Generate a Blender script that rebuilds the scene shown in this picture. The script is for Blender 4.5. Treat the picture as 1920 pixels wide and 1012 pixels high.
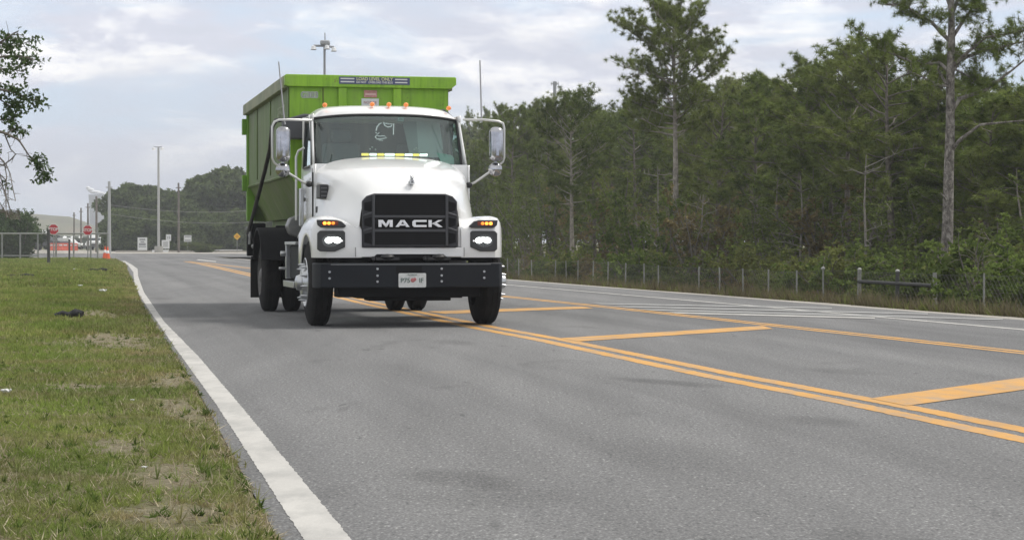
import bpy, bmesh, math, random
import numpy as np
from mathutils import Vector, Matrix
R = math.radians
for o in list(bpy.data.objects): bpy.data.objects.remove(o)
SC = bpy.context.scene
COL = SC.collection

# ------------------------------------------------------------------ camera
F = 3700.0; CH = 1.02; TH = math.atan(53.0/F)          # focal length in photo pixels, eye height, pitch
cam = bpy.data.cameras.new('camera'); camo = bpy.data.objects.new('camera', cam); COL.objects.link(camo)
cam.sensor_width = 36; cam.lens = 36*F/1920; cam.clip_end = 6000; cam.clip_start = .1
camo.location = (0, 0, CH); camo.rotation_euler = (R(90)-TH, 0, 0)
SC.camera = camo
SC.view_settings.view_transform = 'Standard'; SC.view_settings.look = 'None'
SC.view_settings.gamma = 1; SC.view_settings.exposure = 0.22
SC.cycles.max_bounces = 6; SC.cycles.transparent_max_bounces = 16; SC.cycles.volume_bounces = 0
SC.cycles.volume_step_rate = 10

# ------------------------------------------------------------------ sky and sun
SUN_EL, SUN_AZ = 58, 62      # degrees, azimuth measured from +X towards +Y is 90-AZ
W = bpy.data.worlds.new('World'); SC.world = W; W.use_nodes = True
def node(nt, typ, **kw):
    n = nt.nodes.new(typ)
    for k, v in kw.items():
        if k in n.inputs: n.inputs[k].default_value = v
        else: setattr(n, k, v)
    return n
def lk(nt, a, b): nt.links.new(a, b)
nt = W.node_tree
for n in list(nt.nodes): nt.nodes.remove(n)
out = node(nt, 'ShaderNodeOutputWorld'); bg = node(nt, 'ShaderNodeBackground'); bg.inputs[1].default_value = .107
sky = node(nt, 'ShaderNodeTexSky', sky_type='NISHITA', sun_disc=False, sun_elevation=R(SUN_EL), sun_rotation=R(70), air_density=1, dust_density=1.5)
tc = node(nt, 'ShaderNodeTexCoord')
def vmap(scale, loc=(0,0,0)):
    m = node(nt, 'ShaderNodeMapping'); m.inputs['Scale'].default_value = scale; m.inputs['Location'].default_value = loc
    lk(nt, tc.outputs['Generated'], m.inputs[0]); return m
def ramp(nt, fac, pts, interp='LINEAR'):
    r = node(nt, 'ShaderNodeValToRGB'); r.color_ramp.interpolation = interp
    e = r.color_ramp.elements
    while len(e) < len(pts): e.new(.5)
    for i, (p, c) in enumerate(pts):
        e[i].position = p; e[i].color = (c[0], c[1], c[2], 1) if not isinstance(c, (int, float)) else (c, c, c, 1)
    lk(nt, fac, r.inputs[0]); return r
def mix(nt, fac, a, b, bt='MIX'):
    m = node(nt, 'ShaderNodeMix', data_type='RGBA', blend_type=bt)
    for s, v in ((0, fac), (6, a), (7, b)):
        if isinstance(v, (int, float)): m.inputs[s].default_value = v
        elif isinstance(v, tuple): m.inputs[s].default_value = (*v, 1)
        else: lk(nt, v, m.inputs[s])
    return m.outputs[2]
n1 = node(nt, 'ShaderNodeTexNoise', Scale=1.0, Detail=7.0, Roughness=.55, Distortion=.5); lk(nt, vmap((6, 6, 21), (3.1, 0, 1.2)).outputs[0], n1.inputs[0])
n2 = node(nt, 'ShaderNodeTexNoise', Scale=1.0, Detail=8.0, Roughness=.62, Distortion=.25); lk(nt, vmap((15, 15, 44), (1, 5, 2)).outputs[0], n2.inputs[0])
n3 = node(nt, 'ShaderNodeTexNoise', Scale=1.0, Detail=5.0, Roughness=.5, Distortion=.6); lk(nt, vmap((5, 5, 26), (7, 1, 4.4)).outputs[0], n3.inputs[0])
skyc = mix(nt, .75, sky.outputs[0], (6.3, 7.5, 9.3))
bright = ramp(nt, n2.outputs[0], [(.34, (6.1, 6.4, 7.35)), (.46, (6.5, 6.7, 7.7)), (.52, (8.2, 8.3, 8.9)), (.61, (10.4, 10.3, 10.2))])
cover = ramp(nt, n1.outputs[0], [(.40, 0), (.53, 1)])
c1 = mix(nt, cover.outputs[0], skyc, bright.outputs[0])
greyf = ramp(nt, n3.outputs[0], [(.46, 0), (.68, .8)])
c2 = mix(nt, greyf.outputs[0], c1, (5.9, 6.15, 7.1))
sep = node(nt, 'ShaderNodeSeparateXYZ'); lk(nt, tc.outputs['Generated'], sep.inputs[0])
hz = ramp(nt, sep.outputs[2], [(0.0, .75), (.035, .35), (.075, 0)])
c3 = mix(nt, hz.outputs[0], c2, (5.9, 6.4, 7.7))
up = ramp(nt, sep.outputs[2], [(.16, 0), (.40, 1)])       # overcast above the view, whitened to warm the light
c3 = mix(nt, up.outputs[0], c3, mix(nt, .75, c3, (7.6, 7.55, 7.3)))
lk(nt, c3, bg.inputs[0]); lk(nt, bg.outputs[0], out.inputs[0])

sl = bpy.data.lights.new('sun', 'SUN'); sl.energy = 2.3; sl.angle = R(14); sl.color = (1, .96, .9)
so = bpy.data.objects.new('sun', sl); COL.objects.link(so)
az = R(12)   # towards the sun: mostly +X, a little beyond the truck
sd = Vector((math.cos(az)*math.cos(R(SUN_EL)), math.sin(az)*math.cos(R(SUN_EL)), math.sin(R(SUN_EL))))
so.rotation_euler = sd.to_track_quat('Z', 'Y').to_euler(); so.location = (20, 10, 40)
sky.sun_rotation = math.atan2(sd.x, sd.y)

# ------------------------------------------------------------------ helpers
def P(px, py, d):
    """point on the viewing ray of photo pixel (px,py) at depth d"""
    a = (px-960)/F; b = (506-py)/F
    v = (a, math.cos(TH)+b*math.sin(TH), -math.sin(TH)+b*math.cos(TH)); t = d/v[1]
    return Vector((v[0]*t, d, CH+v[2]*t))
def G(px, py, z=0.0):
    a = (px-960)/F; b = (506-py)/F
    v = (a, math.cos(TH)+b*math.sin(TH), -math.sin(TH)+b*math.cos(TH)); t = (z-CH)/v[2]
    return Vector((v[0]*t, v[1]*t, z))

MATS = {}
def mat(name, col, rough=.6, metal=0, var=.0, vscale=3, bump=0, bscale=30, emit=None, es=1, spec=.5, coat=0, trans=0, dirt=None, dscale=2, dfac=.5):
    if name in MATS: return MATS[name]
    m = bpy.data.materials.new(name); m.use_nodes = True; nt = m.node_tree; b = nt.nodes['Principled BSDF']
    b.inputs['Roughness'].default_value = rough; b.inputs['Metallic'].default_value = metal
    b.inputs['Specular IOR Level'].default_value = spec; b.inputs['Coat Weight'].default_value = coat
    b.inputs['Transmission Weight'].default_value = trans
    b.inputs['Base Color'].default_value = (*col, 1)
    t = None
    if var or dirt or bump:
        t = node(nt, 'ShaderNodeTexCoord')
    c = None
    if var:
        n = node(nt, 'ShaderNodeTexNoise', Scale=float(vscale), Detail=6.0, Roughness=.6); lk(nt, t.outputs['Object'], n.inputs[0])
        r = ramp(nt, n.outputs[0], [(.3, tuple(x*(1-var) for x in col)), (.7, tuple(min(1, x*(1+var)) for x in col))]); c = r.outputs[0]
    if dirt:
        n = node(nt, 'ShaderNodeTexNoise', Scale=float(dscale), Detail=8.0, Roughness=.7, Distortion=.4); lk(nt, t.outputs['Object'], n.inputs[0])
        r = ramp(nt, n.outputs[0], [(.45, 0), (.72, dfac)]); c = mix(nt, r.outputs[0], c if c else col, dirt)
    if c: lk(nt, c, b.inputs['Base Color'])
    if bump:
        n = node(nt, 'ShaderNodeTexNoise', Scale=float(bscale), Detail=5.0); lk(nt, t.outputs['Object'], n.inputs[0])
        bp = node(nt, 'ShaderNodeBump', Strength=bump, Distance=.02); lk(nt, n.outputs[0], bp.inputs['Height']); lk(nt, bp.outputs[0], b.inputs['Normal'])
    if emit:
        b.inputs['Emission Color'].default_value = (*emit, 1); b.inputs['Emission Strength'].default_value = es
    MATS[name] = m; return m

def tag(o, label=None, cat=None, group=None, kind=None):
    if label: o['label'] = label
    if cat: o['category'] = cat
    if group: o['group'] = group
    if kind: o['kind'] = kind
    return o
def empty(name, loc=(0,0,0), rz=0, **kw):
    o = bpy.data.objects.new(name, None); COL.objects.link(o); o.location = loc; o.rotation_euler = (0, 0, rz)
    o.empty_display_size = .2
    return tag(o, **kw)
def link(name, me, parent=None, loc=(0,0,0), rz=0, **kw):
    o = bpy.data.objects.new(name, me); COL.objects.link(o); o.location = loc; o.rotation_euler = (0, 0, rz)
    if parent: o.parent = parent
    return tag(o, **kw)

class MB:
    def __init__(s): s.v = []; s.f = []
    def add(s, vs, fs):
        n = len(s.v); s.v += [tuple(v) for v in vs]; s.f += [tuple(i+n for i in f) for f in fs]; return s
    def box(s, x0, x1, y0, y1, z0, z1):
        v = [(x, y, z) for z in (z0, z1) for y in (y0, y1) for x in (x0, x1)]
        return s.add(v, [(0,2,3,1),(4,5,7,6),(0,1,5,4),(2,6,7,3),(0,4,6,2),(1,3,7,5)])
    def prism(s, pts, y0, y1, axis='y'):
        """polygon pts (a,b) extruded along axis: y -> (a,y,b); x -> (x,a,b); z -> (a,b,z)"""
        def m(a, b, t): return {'y': (a, t, b), 'x': (t, a, b), 'z': (a, b, t)}[axis]
        n = len(pts)
        v = [m(a, b, y0) for a, b in pts]+[m(a, b, y1) for a, b in pts]
        return s.add(v, [tuple(range(n)), tuple(range(2*n-1, n-1, -1))]+[(i, i+n, (i+1) % n+n, (i+1) % n) for i in range(n)])
    def cyl(s, c, r, h, axis='z', n=20, r2=None):
        r2 = r if r2 is None else r2; v = []
        for t, rr in ((0, r), (h, r2)):
            for i in range(n):
                a = 2*math.pi*i/n; p, q = rr*math.cos(a), rr*math.sin(a)
                v.append({'z': (c[0]+p, c[1]+q, c[2]+t), 'x': (c[0]+t, c[1]+p, c[2]+q), 'y': (c[0]+p, c[1]+t, c[2]+q)}[axis])
        return s.add(v, [tuple(range(n-1, -1, -1)), tuple(range(n, 2*n))]+[(i, (i+1) % n, (i+1) % n+n, i+n) for i in range(n)])
    def lathe(s, c, prof, axis='x', n=32):
        """prof: (t along axis, radius)"""
        v = []
        for t, rr in prof:
            for i in range(n):
                a = 2*math.pi*i/n; p, q = rr*math.cos(a), rr*math.sin(a)
                v.append({'z': (c[0]+p, c[1]+q, c[2]+t), 'x': (c[0]+t, c[1]+p, c[2]+q), 'y': (c[0]+p, c[1]+t, c[2]+q)}[axis])
        m = len(prof)
        return s.add(v, [(j*n+i, j*n+(i+1) % n, (j+1)*n+(i+1) % n, (j+1)*n+i) for j in range(m-1) for i in range(n)])
    def tube(s, pts, r, n=8, r2=None):
        pts = [Vector(p) for p in pts]; m = len(pts); v = []
        for j, p in enumerate(pts):
            d = (pts[min(j+1, m-1)]-pts[max(j-1, 0)]).normalized()
            a = d.orthogonal().normalized() if j == 0 else (a-d*a.dot(d)).normalized()
            b = d.cross(a); rr = r if r2 is None else r+(r2-r)*j/(m-1)
            for i in range(n):
                t = 2*math.pi*i/n; v.append(p+a*math.cos(t)*rr+b*math.sin(t)*rr)
        f = [(j*n+i, j*n+(i+1) % n, (j+1)*n+(i+1) % n, (j+1)*n+i) for j in range(m-1) for i in range(n)]
        f += [tuple(range(n-1, -1, -1)), tuple(range((m-1)*n, m*n))]
        return s.add(v, f)
    def grid(s, rows):
        n = len(rows[0]); m = len(rows)
        return s.add([p for r in rows for p in r], [(j*n+i, j*n+i+1, (j+1)*n+i+1, (j+1)*n+i) for j in range(m-1) for i in range(n-1)])
    def ball(s, c, rx, ry, rz, n=12, m=8):
        v = [(c[0], c[1], c[2]-rz)]
        for j in range(1, m):
            a = math.pi*j/m-math.pi/2
            for i in range(n):
                t = 2*math.pi*i/n; v.append((c[0]+rx*math.cos(a)*math.cos(t), c[1]+ry*math.cos(a)*math.sin(t), c[2]+rz*math.sin(a)))
        v.append((c[0], c[1], c[2]+rz)); L = len(v)-1
        f = [(0, 1+(i+1) % n, 1+i) for i in range(n)]
        f += [(1+j*n+i, 1+j*n+(i+1) % n, 1+(j+1)*n+(i+1) % n, 1+(j+1)*n+i) for j in range(m-2) for i in range(n)]
        f += [(L, 1+(m-2)*n+i, 1+(m-2)*n+(i+1) % n) for i in range(n)]
        return s.add(v, f)
    def mesh(s, name, m, smooth=35, weld=False, recalc=True):
        me = bpy.data.meshes.new(name); me.from_pydata(s.v, [], s.f)
        if m: me.materials.append(m)
        bm = bmesh.new(); bm.from_mesh(me)
        if weld: bmesh.ops.remove_doubles(bm, verts=bm.verts, dist=1e-4)
        if recalc: bmesh.ops.recalc_face_normals(bm, faces=bm.faces)
        bm.to_mesh(me); bm.free()
        if smooth:
            me.polygons.foreach_set('use_smooth', [True]*len(me.polygons)); me.set_sharp_from_angle(angle=R(smooth))
        return me
    def build(s, name, m, parent=None, smooth=35, bevel=0, weld=False, seg=2, loc=(0,0,0), rz=0, recalc=True, **kw):
        me = s.mesh(name, m, smooth, weld, recalc); o = link(name, me, parent, loc, rz, **kw)
        if bevel:
            b = o.modifiers.new('bevel', 'BEVEL'); b.width = bevel; b.segments = seg; b.limit_method = 'ANGLE'; b.angle_limit = R(30)
            b.harden_normals = False
        return o
def npmesh(name, verts, faces_n, k, m, tint=None, smooth=False):
    """verts (N,3); faces are consecutive groups of k vertices"""
    me = bpy.data.meshes.new(name); N = len(verts)
    me.vertices.add(N); me.vertices.foreach_set('co', verts.astype(np.float32).ravel())
    nf = N//k
    me.loops.add(N); me.loops.foreach_set('vertex_index', np.arange(N, dtype=np.int32))
    me.polygons.add(nf); me.polygons.foreach_set('loop_start', np.arange(0, N, k, dtype=np.int32))
    me.update(calc_edges=True)
    if tint is not None:
        a = me.attributes.new('tint', 'FLOAT', 'POINT'); a.data.foreach_set('value', tint.astype(np.float32))
    me.materials.append(m); return me

def copy_tree(o, parent=None):
    c = o.copy(); COL.objects.link(c); c.parent = parent
    for ch in o.children: copy_tree(ch, c)
    return c

def text_mesh(s, size, depth=.002, bold=0, xs=1.0, align='CENTER'):
    cu = bpy.data.curves.new('t', 'FONT'); cu.body = s; cu.size = size; cu.extrude = depth; cu.align_x = align; cu.align_y = 'CENTER'; cu.offset = bold
    o = bpy.data.objects.new('t', cu); COL.objects.link(o)
    dg = bpy.context.evaluated_depsgraph_get(); me = bpy.data.meshes.new_from_object(o.evaluated_get(dg))
    bpy.data.objects.remove(o); bpy.data.curves.remove(cu)
    me.transform(Matrix.Rotation(R(90), 4, 'X') @ Matrix.Diagonal((xs, 1, 1, 1)))     # stands in XZ, faces -Y
    return me
def text(s, size, m, parent, loc, name='lettering', **kw):
    me = text_mesh(s, size, **kw); me.materials.clear(); me.materials.append(m)
    return link(name, me, parent, loc)

rnd = random.Random(7); rng = np.random.default_rng(7)

# ------------------------------------------------------------------ surface materials
def surf(name, build):
    m = bpy.data.materials.new(name); m.use_nodes = True; nt = m.node_tree; b = nt.nodes['Principled BSDF']; t = node(nt, 'ShaderNodeTexCoord')
    def noise(scale, detail=6.0, rough=.6, sc=(1, 1, 1), dist=0.0):
        mp = node(nt, 'ShaderNodeMapping'); mp.inputs['Scale'].default_value = sc; lk(nt, t.outputs['Object'], mp.inputs[0])
        n = node(nt, 'ShaderNodeTexNoise', Scale=float(scale), Detail=float(detail), Roughness=rough, Distortion=dist); lk(nt, mp.outputs[0], n.inputs[0]); return n.outputs[0]
    build(nt, b, noise); return m
def bump(nt, b, h, st, d=.01):
    bp = node(nt, 'ShaderNodeBump', Strength=st, Distance=d); lk(nt, h, bp.inputs['Height']); lk(nt, bp.outputs[0], b.inputs['Normal'])
def _asph(nt, b, noise):
    fine = noise(95, 3, .7); mid = noise(26, 5, .75); big = noise(.22, 5, .55, (1, .35, 1), .3); streak = noise(1.3, 4, .6, (1.6, .10, 1))
    sx_ = node(nt, 'ShaderNodeSeparateXYZ'); tcc = [n for n in nt.nodes if n.type == 'TEX_COORD'][0]; lk(nt, tcc.outputs['Object'], sx_.inputs[0])
    mt = node(nt, 'ShaderNodeMath', operation='MULTIPLY_ADD'); lk(nt, sx_.outputs[1], mt.inputs[0]); mt.inputs[1].default_value = .213; lk(nt, sx_.outputs[0], mt.inputs[2])
    cm_ = node(nt, 'ShaderNodeCombineXYZ'); m2_ = node(nt, 'ShaderNodeMath', operation='MULTIPLY'); lk(nt, sx_.outputs[1], m2_.inputs[0]); m2_.inputs[1].default_value = .025; lk(nt, mt.outputs[0], cm_.inputs[0]); lk(nt, m2_.outputs[0], cm_.inputs[1])
    bn_ = node(nt, 'ShaderNodeTexNoise', Scale=1.15, Detail=4.0, Roughness=.55); lk(nt, cm_.outputs[0], bn_.inputs[0]); band = bn_.outputs[0]
    crack = noise(2.2, 3, .5, (1, .5, 1), 1.2); blotch = noise(3.5, 3, .5, (1, .22, 1), .3)
    pit = noise(11, 3, .5, (1, .35, 1), .6)
    grit = noise(50, 2, .5, (1, .38, 1)); grit2 = noise(85, 2, .5, (1, .5, 1))
    spots = noise(1.1, 5, .5, (1, .45, 1), .8)
    c = ramp(nt, fine, [(.30, (.10, .10, .10)), (.5, (.165, .165, .165)), (.66, (.23, .23, .229)), (.80, (.36, .36, .36))]).outputs[0]
    c = mix(nt, .55, c, ramp(nt, mid, [(.3, (.125, .125, .125)), (.7, (.21, .21, .209))]).outputs[0])
    c = mix(nt, 1.0, c, ramp(nt, grit, [(.28, (.62, .62, .62)), (.42, (.97, .97, .97)), (.60, (1.0, 1.0, 1.0)), (.74, (1.75, 1.75, 1.7))]).outputs[0], 'MULTIPLY')
    c = mix(nt, 1.0, c, ramp(nt, grit2, [(.30, (.80, .80, .80)), (.5, (.96, .96, .96)), (.70, (1.5, 1.5, 1.5))]).outputs[0], 'MULTIPLY')
    c = mix(nt, .8, c, ramp(nt, big, [(.3, (.82, .82, .83)), (.7, (1.13, 1.12, 1.11))]).outputs[0], 'MULTIPLY')
    c = mix(nt, .8, c, ramp(nt, streak, [(.3, (.86, .86, .86)), (.7, (1.1, 1.1, 1.1))]).outputs[0], 'MULTIPLY')
    c = mix(nt, 1.0, c, ramp(nt, spots, [(.62, (1, 1, 1)), (.70, (.80, .80, .80))]).outputs[0], 'MULTIPLY')
    c = mix(nt, 1.0, c, ramp(nt, pit, [(.25, (.62, .62, .62)), (.31, (1, 1, 1)), (.74, (1, 1, 1)), (.80, (1.3, 1.3, 1.3))]).outputs[0], 'MULTIPLY')
    c = mix(nt, 1.0, c, ramp(nt, band, [(.30, (.78, .78, .78)), (.5, (1, 1, 1)), (.68, (1.15, 1.15, 1.14))]).outputs[0], 'MULTIPLY')
    c = mix(nt, 1.0, c, ramp(nt, blotch, [(.24, (.66, .66, .66)), (.30, (1, 1, 1))]).outputs[0], 'MULTIPLY')
    for (cx, cy, rx, ry, rot, dk) in ((-.22, 8.5, .30, .55, .5, .74), (-.10, 7.9, .5, .5, .2, .86), (1.13, 14.3, .26, .85, .6, .68), (1.75, 11.2, .28, .5, .3, .78), (.9, 9.3, .5, 1.3, .2, .88), (-.9, 15.5, .35, 2.2, .2, .88), (2.6, 15.5, .3, .7, .4, .8), (-.6, 20, .3, .8, .2, .8)):
        mp = node(nt, 'ShaderNodeMapping', vector_type='TEXTURE'); mp.inputs['Location'].default_value = (cx, cy, 0); mp.inputs['Rotation'].default_value = (0, 0, rot); mp.inputs['Scale'].default_value = (rx, ry, 1)
        lk(nt, tcc.outputs['Object'], mp.inputs[0]); gt_ = node(nt, 'ShaderNodeTexGradient', gradient_type='SPHERICAL'); lk(nt, mp.outputs[0], gt_.inputs[0])
        ad = node(nt, 'ShaderNodeMath', operation='MULTIPLY'); lk(nt, gt_.outputs[1], ad.inputs[0]); lk(nt, noise(7, 5, .7, (1, .5, 1), .5), ad.inputs[1])
        c = mix(nt, 1.0, c, ramp(nt, ad.outputs[0], [(.06, (1, 1, 1)), (.30, (dk, dk, dk))]).outputs[0], 'MULTIPLY')
    lk(nt, c, b.inputs['Base Color']); b.inputs['Roughness'].default_value = .9; b.inputs['Specular IOR Level'].default_value = .3
    bump(nt, b, mid, .5, .006)
asphalt = surf('asphalt', _asph)
def paintmat(name, col, wear=.62):
    def f(nt, b, noise):
        fine = noise(55, 6, .8); big = noise(1.5, 5, .6, (1, .5, 1)); g = noise(160, 2, .6)
        c = ramp(nt, big, [(.3, tuple(x*.86 for x in col)), (.7, tuple(min(1, x*1.08) for x in col))]).outputs[0]
        c = mix(nt, .5, c, ramp(nt, g, [(.3, (.8, .8, .8)), (.7, (1.1, 1.1, 1.1))]).outputs[0], 'MULTIPLY')
        c = mix(nt, ramp(nt, fine, [(wear, 0), (wear+.06, .8)]).outputs[0], c, (.21, .21, .205)); thin = noise(5, 5, .6, (1, .4, 1)); c = mix(nt, ramp(nt, thin, [(.44, 0), (.70, .6)]).outputs[0], c, (.24, .24, .23))
        lk(nt, c, b.inputs['Base Color']); b.inputs['Roughness'].default_value = .75; bump(nt, b, fine, .4, .004)
    return surf(name, f)
white_paint = paintmat('white_road_paint', (.50, .485, .455), .62)
faded_paint = paintmat('faded_road_paint', (.40, .40, .39), .55)
yellow_paint = paintmat('yellow_road_paint', (.60, .315, .075), .60)
BALD = [(-4.05, 19.5, .42, 1.3), (-3.75, 18.6, .3, .7), (-2.38, 13.9, .18, .8), (-2.9, 13.4, .22, .35), (-1.42, 8.3, .16, .5), (-1.25, 7.1, .16, .35), (-1.9, 9.4, .12, .35), (-1.95, 11.6, .14, .7), (-5.6, 26, .35, 1.6)]
def _ground(nt, b, noise):
    a = noise(.5, 7, .6, (1, .6, 1), .4); f = noise(18, 7, .75); g = noise(2.5, 6, .65)
    c = ramp(nt, f, [(.3, (.05, .06, .022)), (.5, (.15, .165, .06)), (.72, (.30, .28, .15))]).outputs[0]
    br = ramp(nt, f, [(.3, (.13, .10, .07)), (.5, (.27, .225, .155)), (.7, (.46, .40, .31))]).outputs[0]
    c = mix(nt, ramp(nt, g, [(.48, 0), (.66, .8)]).outputs[0], c, br)
    c = mix(nt, ramp(nt, a, [(.5, 0), (.65, .6)]).outputs[0], c, br)
    pale = ramp(nt, noise(26, 7, .8), [(.3, (.13, .11, .075)), (.5, (.28, .24, .17)), (.68, (.50, .45, .36))]).outputs[0]
    tcc = [n for n in nt.nodes if n.type == 'TEX_COORD'][0]; wob = noise(3.5, 5, .7)
    for (cx, cy, rx, ry) in BALD:
        mp = node(nt, 'ShaderNodeMapping', vector_type='TEXTURE'); mp.inputs['Location'].default_value = (cx, cy, 0); mp.inputs['Rotation'].default_value = (0, 0, .2); mp.inputs['Scale'].default_value = (rx*1.5, ry*1.5, 5)
        lk(nt, tcc.outputs['Object'], mp.inputs[0]); gt_ = node(nt, 'ShaderNodeTexGradient', gradient_type='SPHERICAL'); lk(nt, mp.outputs[0], gt_.inputs[0])
        ad = node(nt, 'ShaderNodeMath', operation='MULTIPLY'); lk(nt, gt_.outputs[1], ad.inputs[0]); lk(nt, wob, ad.inputs[1])
        c = mix(nt, ramp(nt, ad.outputs[0], [(.08, 0), (.28, .7)]).outputs[0], c, pale)
    lk(nt, c, b.inputs['Base Color']); b.inputs['Roughness'].default_value = 1; b.inputs['Specular IOR Level'].default_value = .1
    bump(nt, b, f, 1, .04)
soil = surf('turf_soil', _ground)
def _sand(nt, b, noise):
    f = noise(20, 6, .7); g = noise(.6, 4)
    c = ramp(nt, f, [(.3, (.30, .28, .245)), (.7, (.46, .43, .38))]).outputs[0]
    c = mix(nt, .6, c, ramp(nt, g, [(.3, (.8, .8, .8)), (.7, (1.1, 1.1, 1.1))]).outputs[0], 'MULTIPLY')
    lk(nt, c, b.inputs['Base Color']); b.inputs['Roughness'].default_value = .95; bump(nt, b, f, .8, .02)
sand = surf('pale_gravel', _sand)

def leafmat(name, dark, light, warm=None, tr=.25):
    m = bpy.data.materials.new(name); m.use_nodes = True; nt = m.node_tree
    for n in list(nt.nodes): nt.nodes.remove(n)
    o = node(nt, 'ShaderNodeOutputMaterial'); at = node(nt, 'ShaderNodeAttribute', attribute_name='tint'); oi = node(nt, 'ShaderNodeObjectInfo')
    c = ramp(nt, at.outputs['Fac'], [(0, dark), (1, light)]).outputs[0]
    if warm:
        r = ramp(nt, oi.outputs['Random'], [(.4, 0), (1, .55)]).outputs[0]; c = mix(nt, r, c, warm)
    c = mix(nt, 1, c, ramp(nt, oi.outputs['Random'], [(0, (.8, .8, .8)), (1, (1.15, 1.15, 1.15))]).outputs[0], 'MULTIPLY')
    d = node(nt, 'ShaderNodeBsdfDiffuse'); t = node(nt, 'ShaderNodeBsdfTranslucent'); mx = node(nt, 'ShaderNodeMixShader'); mx.inputs[0].default_value = tr
    lk(nt, c, d.inputs[0]); lk(nt, c, t.inputs[0]); lk(nt, d.outputs[0], mx.inputs[1]); lk(nt, t.outputs[0], mx.inputs[2]); lk(nt, mx.outputs[0], o.inputs[0])
    return m
needle = leafmat('pine_needles', (.055, .082, .020), (.27, .34, .095), (.21, .22, .075))
farleaf = leafmat('far_tree_leaves', (.05, .07, .025), (.18, .23, .09))
leafg = leafmat('shrub_leaves', (.065, .090, .024), (.22, .28, .075), (.24, .21, .08), .3)
leafb = leafmat('bright_shrub_leaves', (.06, .09, .022), (.19, .25, .065), None, .35)
leafo = leafmat('rusty_leaves', (.09, .075, .038), (.30, .25, .12), (.27, .19, .07), .3)
leafk = leafmat('oak_leaves', (.05, .08, .03), (.15, .22, .09), None, .3)
dryleaf = leafmat('dry_weeds', (.10, .085, .045), (.30, .26, .16), None, .2)
grassm = leafmat('grass_blades', (.090, .125, .028), (.35, .41, .12), None, .3)
bark = mat('pine_bark', (.16, .14, .12), .95, var=.5, vscale=9, bump=1, bscale=22)
barkg = mat('grey_bark', (.15, .135, .115), .95, var=.4, vscale=8, bump=.8, bscale=25)
galv = mat('galvanised_steel', (.30, .31, .29), .5, .6, var=.2, vscale=10)
wire = mat('fence_wire', (.09, .09, .085), .6, .5)
black = mat('black_plastic', (.018, .018, .02), .45, var=.2, vscale=12)

# ------------------------------------------------------------------ ground, road, markings
def xl(y):                                           # grass edge on the left of the road
    pts = [(-30, 6.9), (6.9, -.80), (13.6, -2.14), (20, -3.47), (30, -5.55), (60, -11.6), (88, -17.2), (111, -22.2), (118, -27), (124, -40), (130, -70)]
    for (y0, x0), (y1, x1) in zip(pts, pts[1:]):
        if y <= y1: return x0+(x1-x0)*(y-y0)/(y1-y0)
    return -70
def xr(y): return 13.15-.252*y                       # road edge on the right
def zr(t):                                           # height of the roadside dip, t metres right of the edge
    if t < .5: return -.02-.04*max(0, t)
    if t < 2.0: return -.04-.66*(t-.5)/1.5
    return -.70+min(.25, .01*(t-2))
ys = [-30, -10, 0, 3]+[4+.5*i for i in range(22)]+[15.5+i for i in range(40)]+[58+4*i for i in range(20)]+[145, 160, 180, 210, 260, 340, 500, 800, 1400, 2600]
rows = []
for y in ys:
    L = xl(y); row = []
    for dx in (2500, 400, 120, 60, 30, 16, 10, 7, 5, 3.8, 3, 2.4, 1.9, 1.5, 1.1, .8, .5, .25, .1):
        x = L-dx; z = 0
        if y < 112:
            z = .035+.05*min(1, dx/2)*(1+math.sin(x*.9+y*.5))*.5
            if dx > 30: z = .05
        row.append((x, y, z if y < 112 else -.02))
    row.append((L, y, -.03))
    fade = max(0, min(1, (150-y)/40))
    e = xr(y); row.append(((L+e)/2, y, -.03))
    for dx in (-.05, .3, .5, .9, 1.4, 2, 3, 5, 9, 20, 60, 400, 2500): row.append((e+dx, y, zr(dx)*fade-.02*(1-fade)))
    rows.append(row)
MB().grid(rows).build('ground', soil, smooth=60, recalc=False, kind='structure')
hillp = [(-200, 0), (-60, 2), (0, 11), (60, 13.5), (90, 13), (140, 9), (200, 3), (300, 1), (420, 0)]
def sheet(name, pts, z, m, **kw):
    return MB().add([(x, y, z) for x, y in pts], [tuple(range(len(pts)))]).build(name, m, smooth=0, recalc=False, **kw)
roadL = [(xl(y)-(.02 if y < 110 else 0), y) for y in (-25, 0, 6.9, 13.6, 20, 30, 60, 88, 111, 114, 118, 121, 124, 130)]
road = MB(); yy = [-25, 0, 6.9, 13.6, 20, 30, 45, 60, 75, 88, 100, 111, 114, 118, 121, 124, 130, 145]
road.grid([[(xl(y)-.03+(xr(y)+.03-xl(y))*k/6, y, 0) for k in range(7)] for y in yy])
road.build('road', asphalt, smooth=0, recalc=False, kind='structure')
sheet('side_road', [(-75, 128), (-40, 127), (0, 134), (60, 138), (60, 166), (0, 163), (-75, 170)], .004, asphalt, kind='structure')
sheet('concrete_apron', [(-78, 172), (-32, 168), (-20, 165), (20, 166), (60, 172), (60, 186), (-20, 190), (-110, 330), (-150, 330)], .008, sand, kind='structure')
sheet('gravel_shoulder', [(xr(y)+d, y) for y, d in [(-20, .0)]+[(y, 0) for y in (0, 20, 40, 60, 90, 120)]]+[(xr(y)+.38+.08*math.sin(y), y) for y in (120, 90, 60, 50, 42, 38, 35, 33, 31, 29, 27, 25, 20, 0, -20)], -.006, sand, kind='structure')

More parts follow.
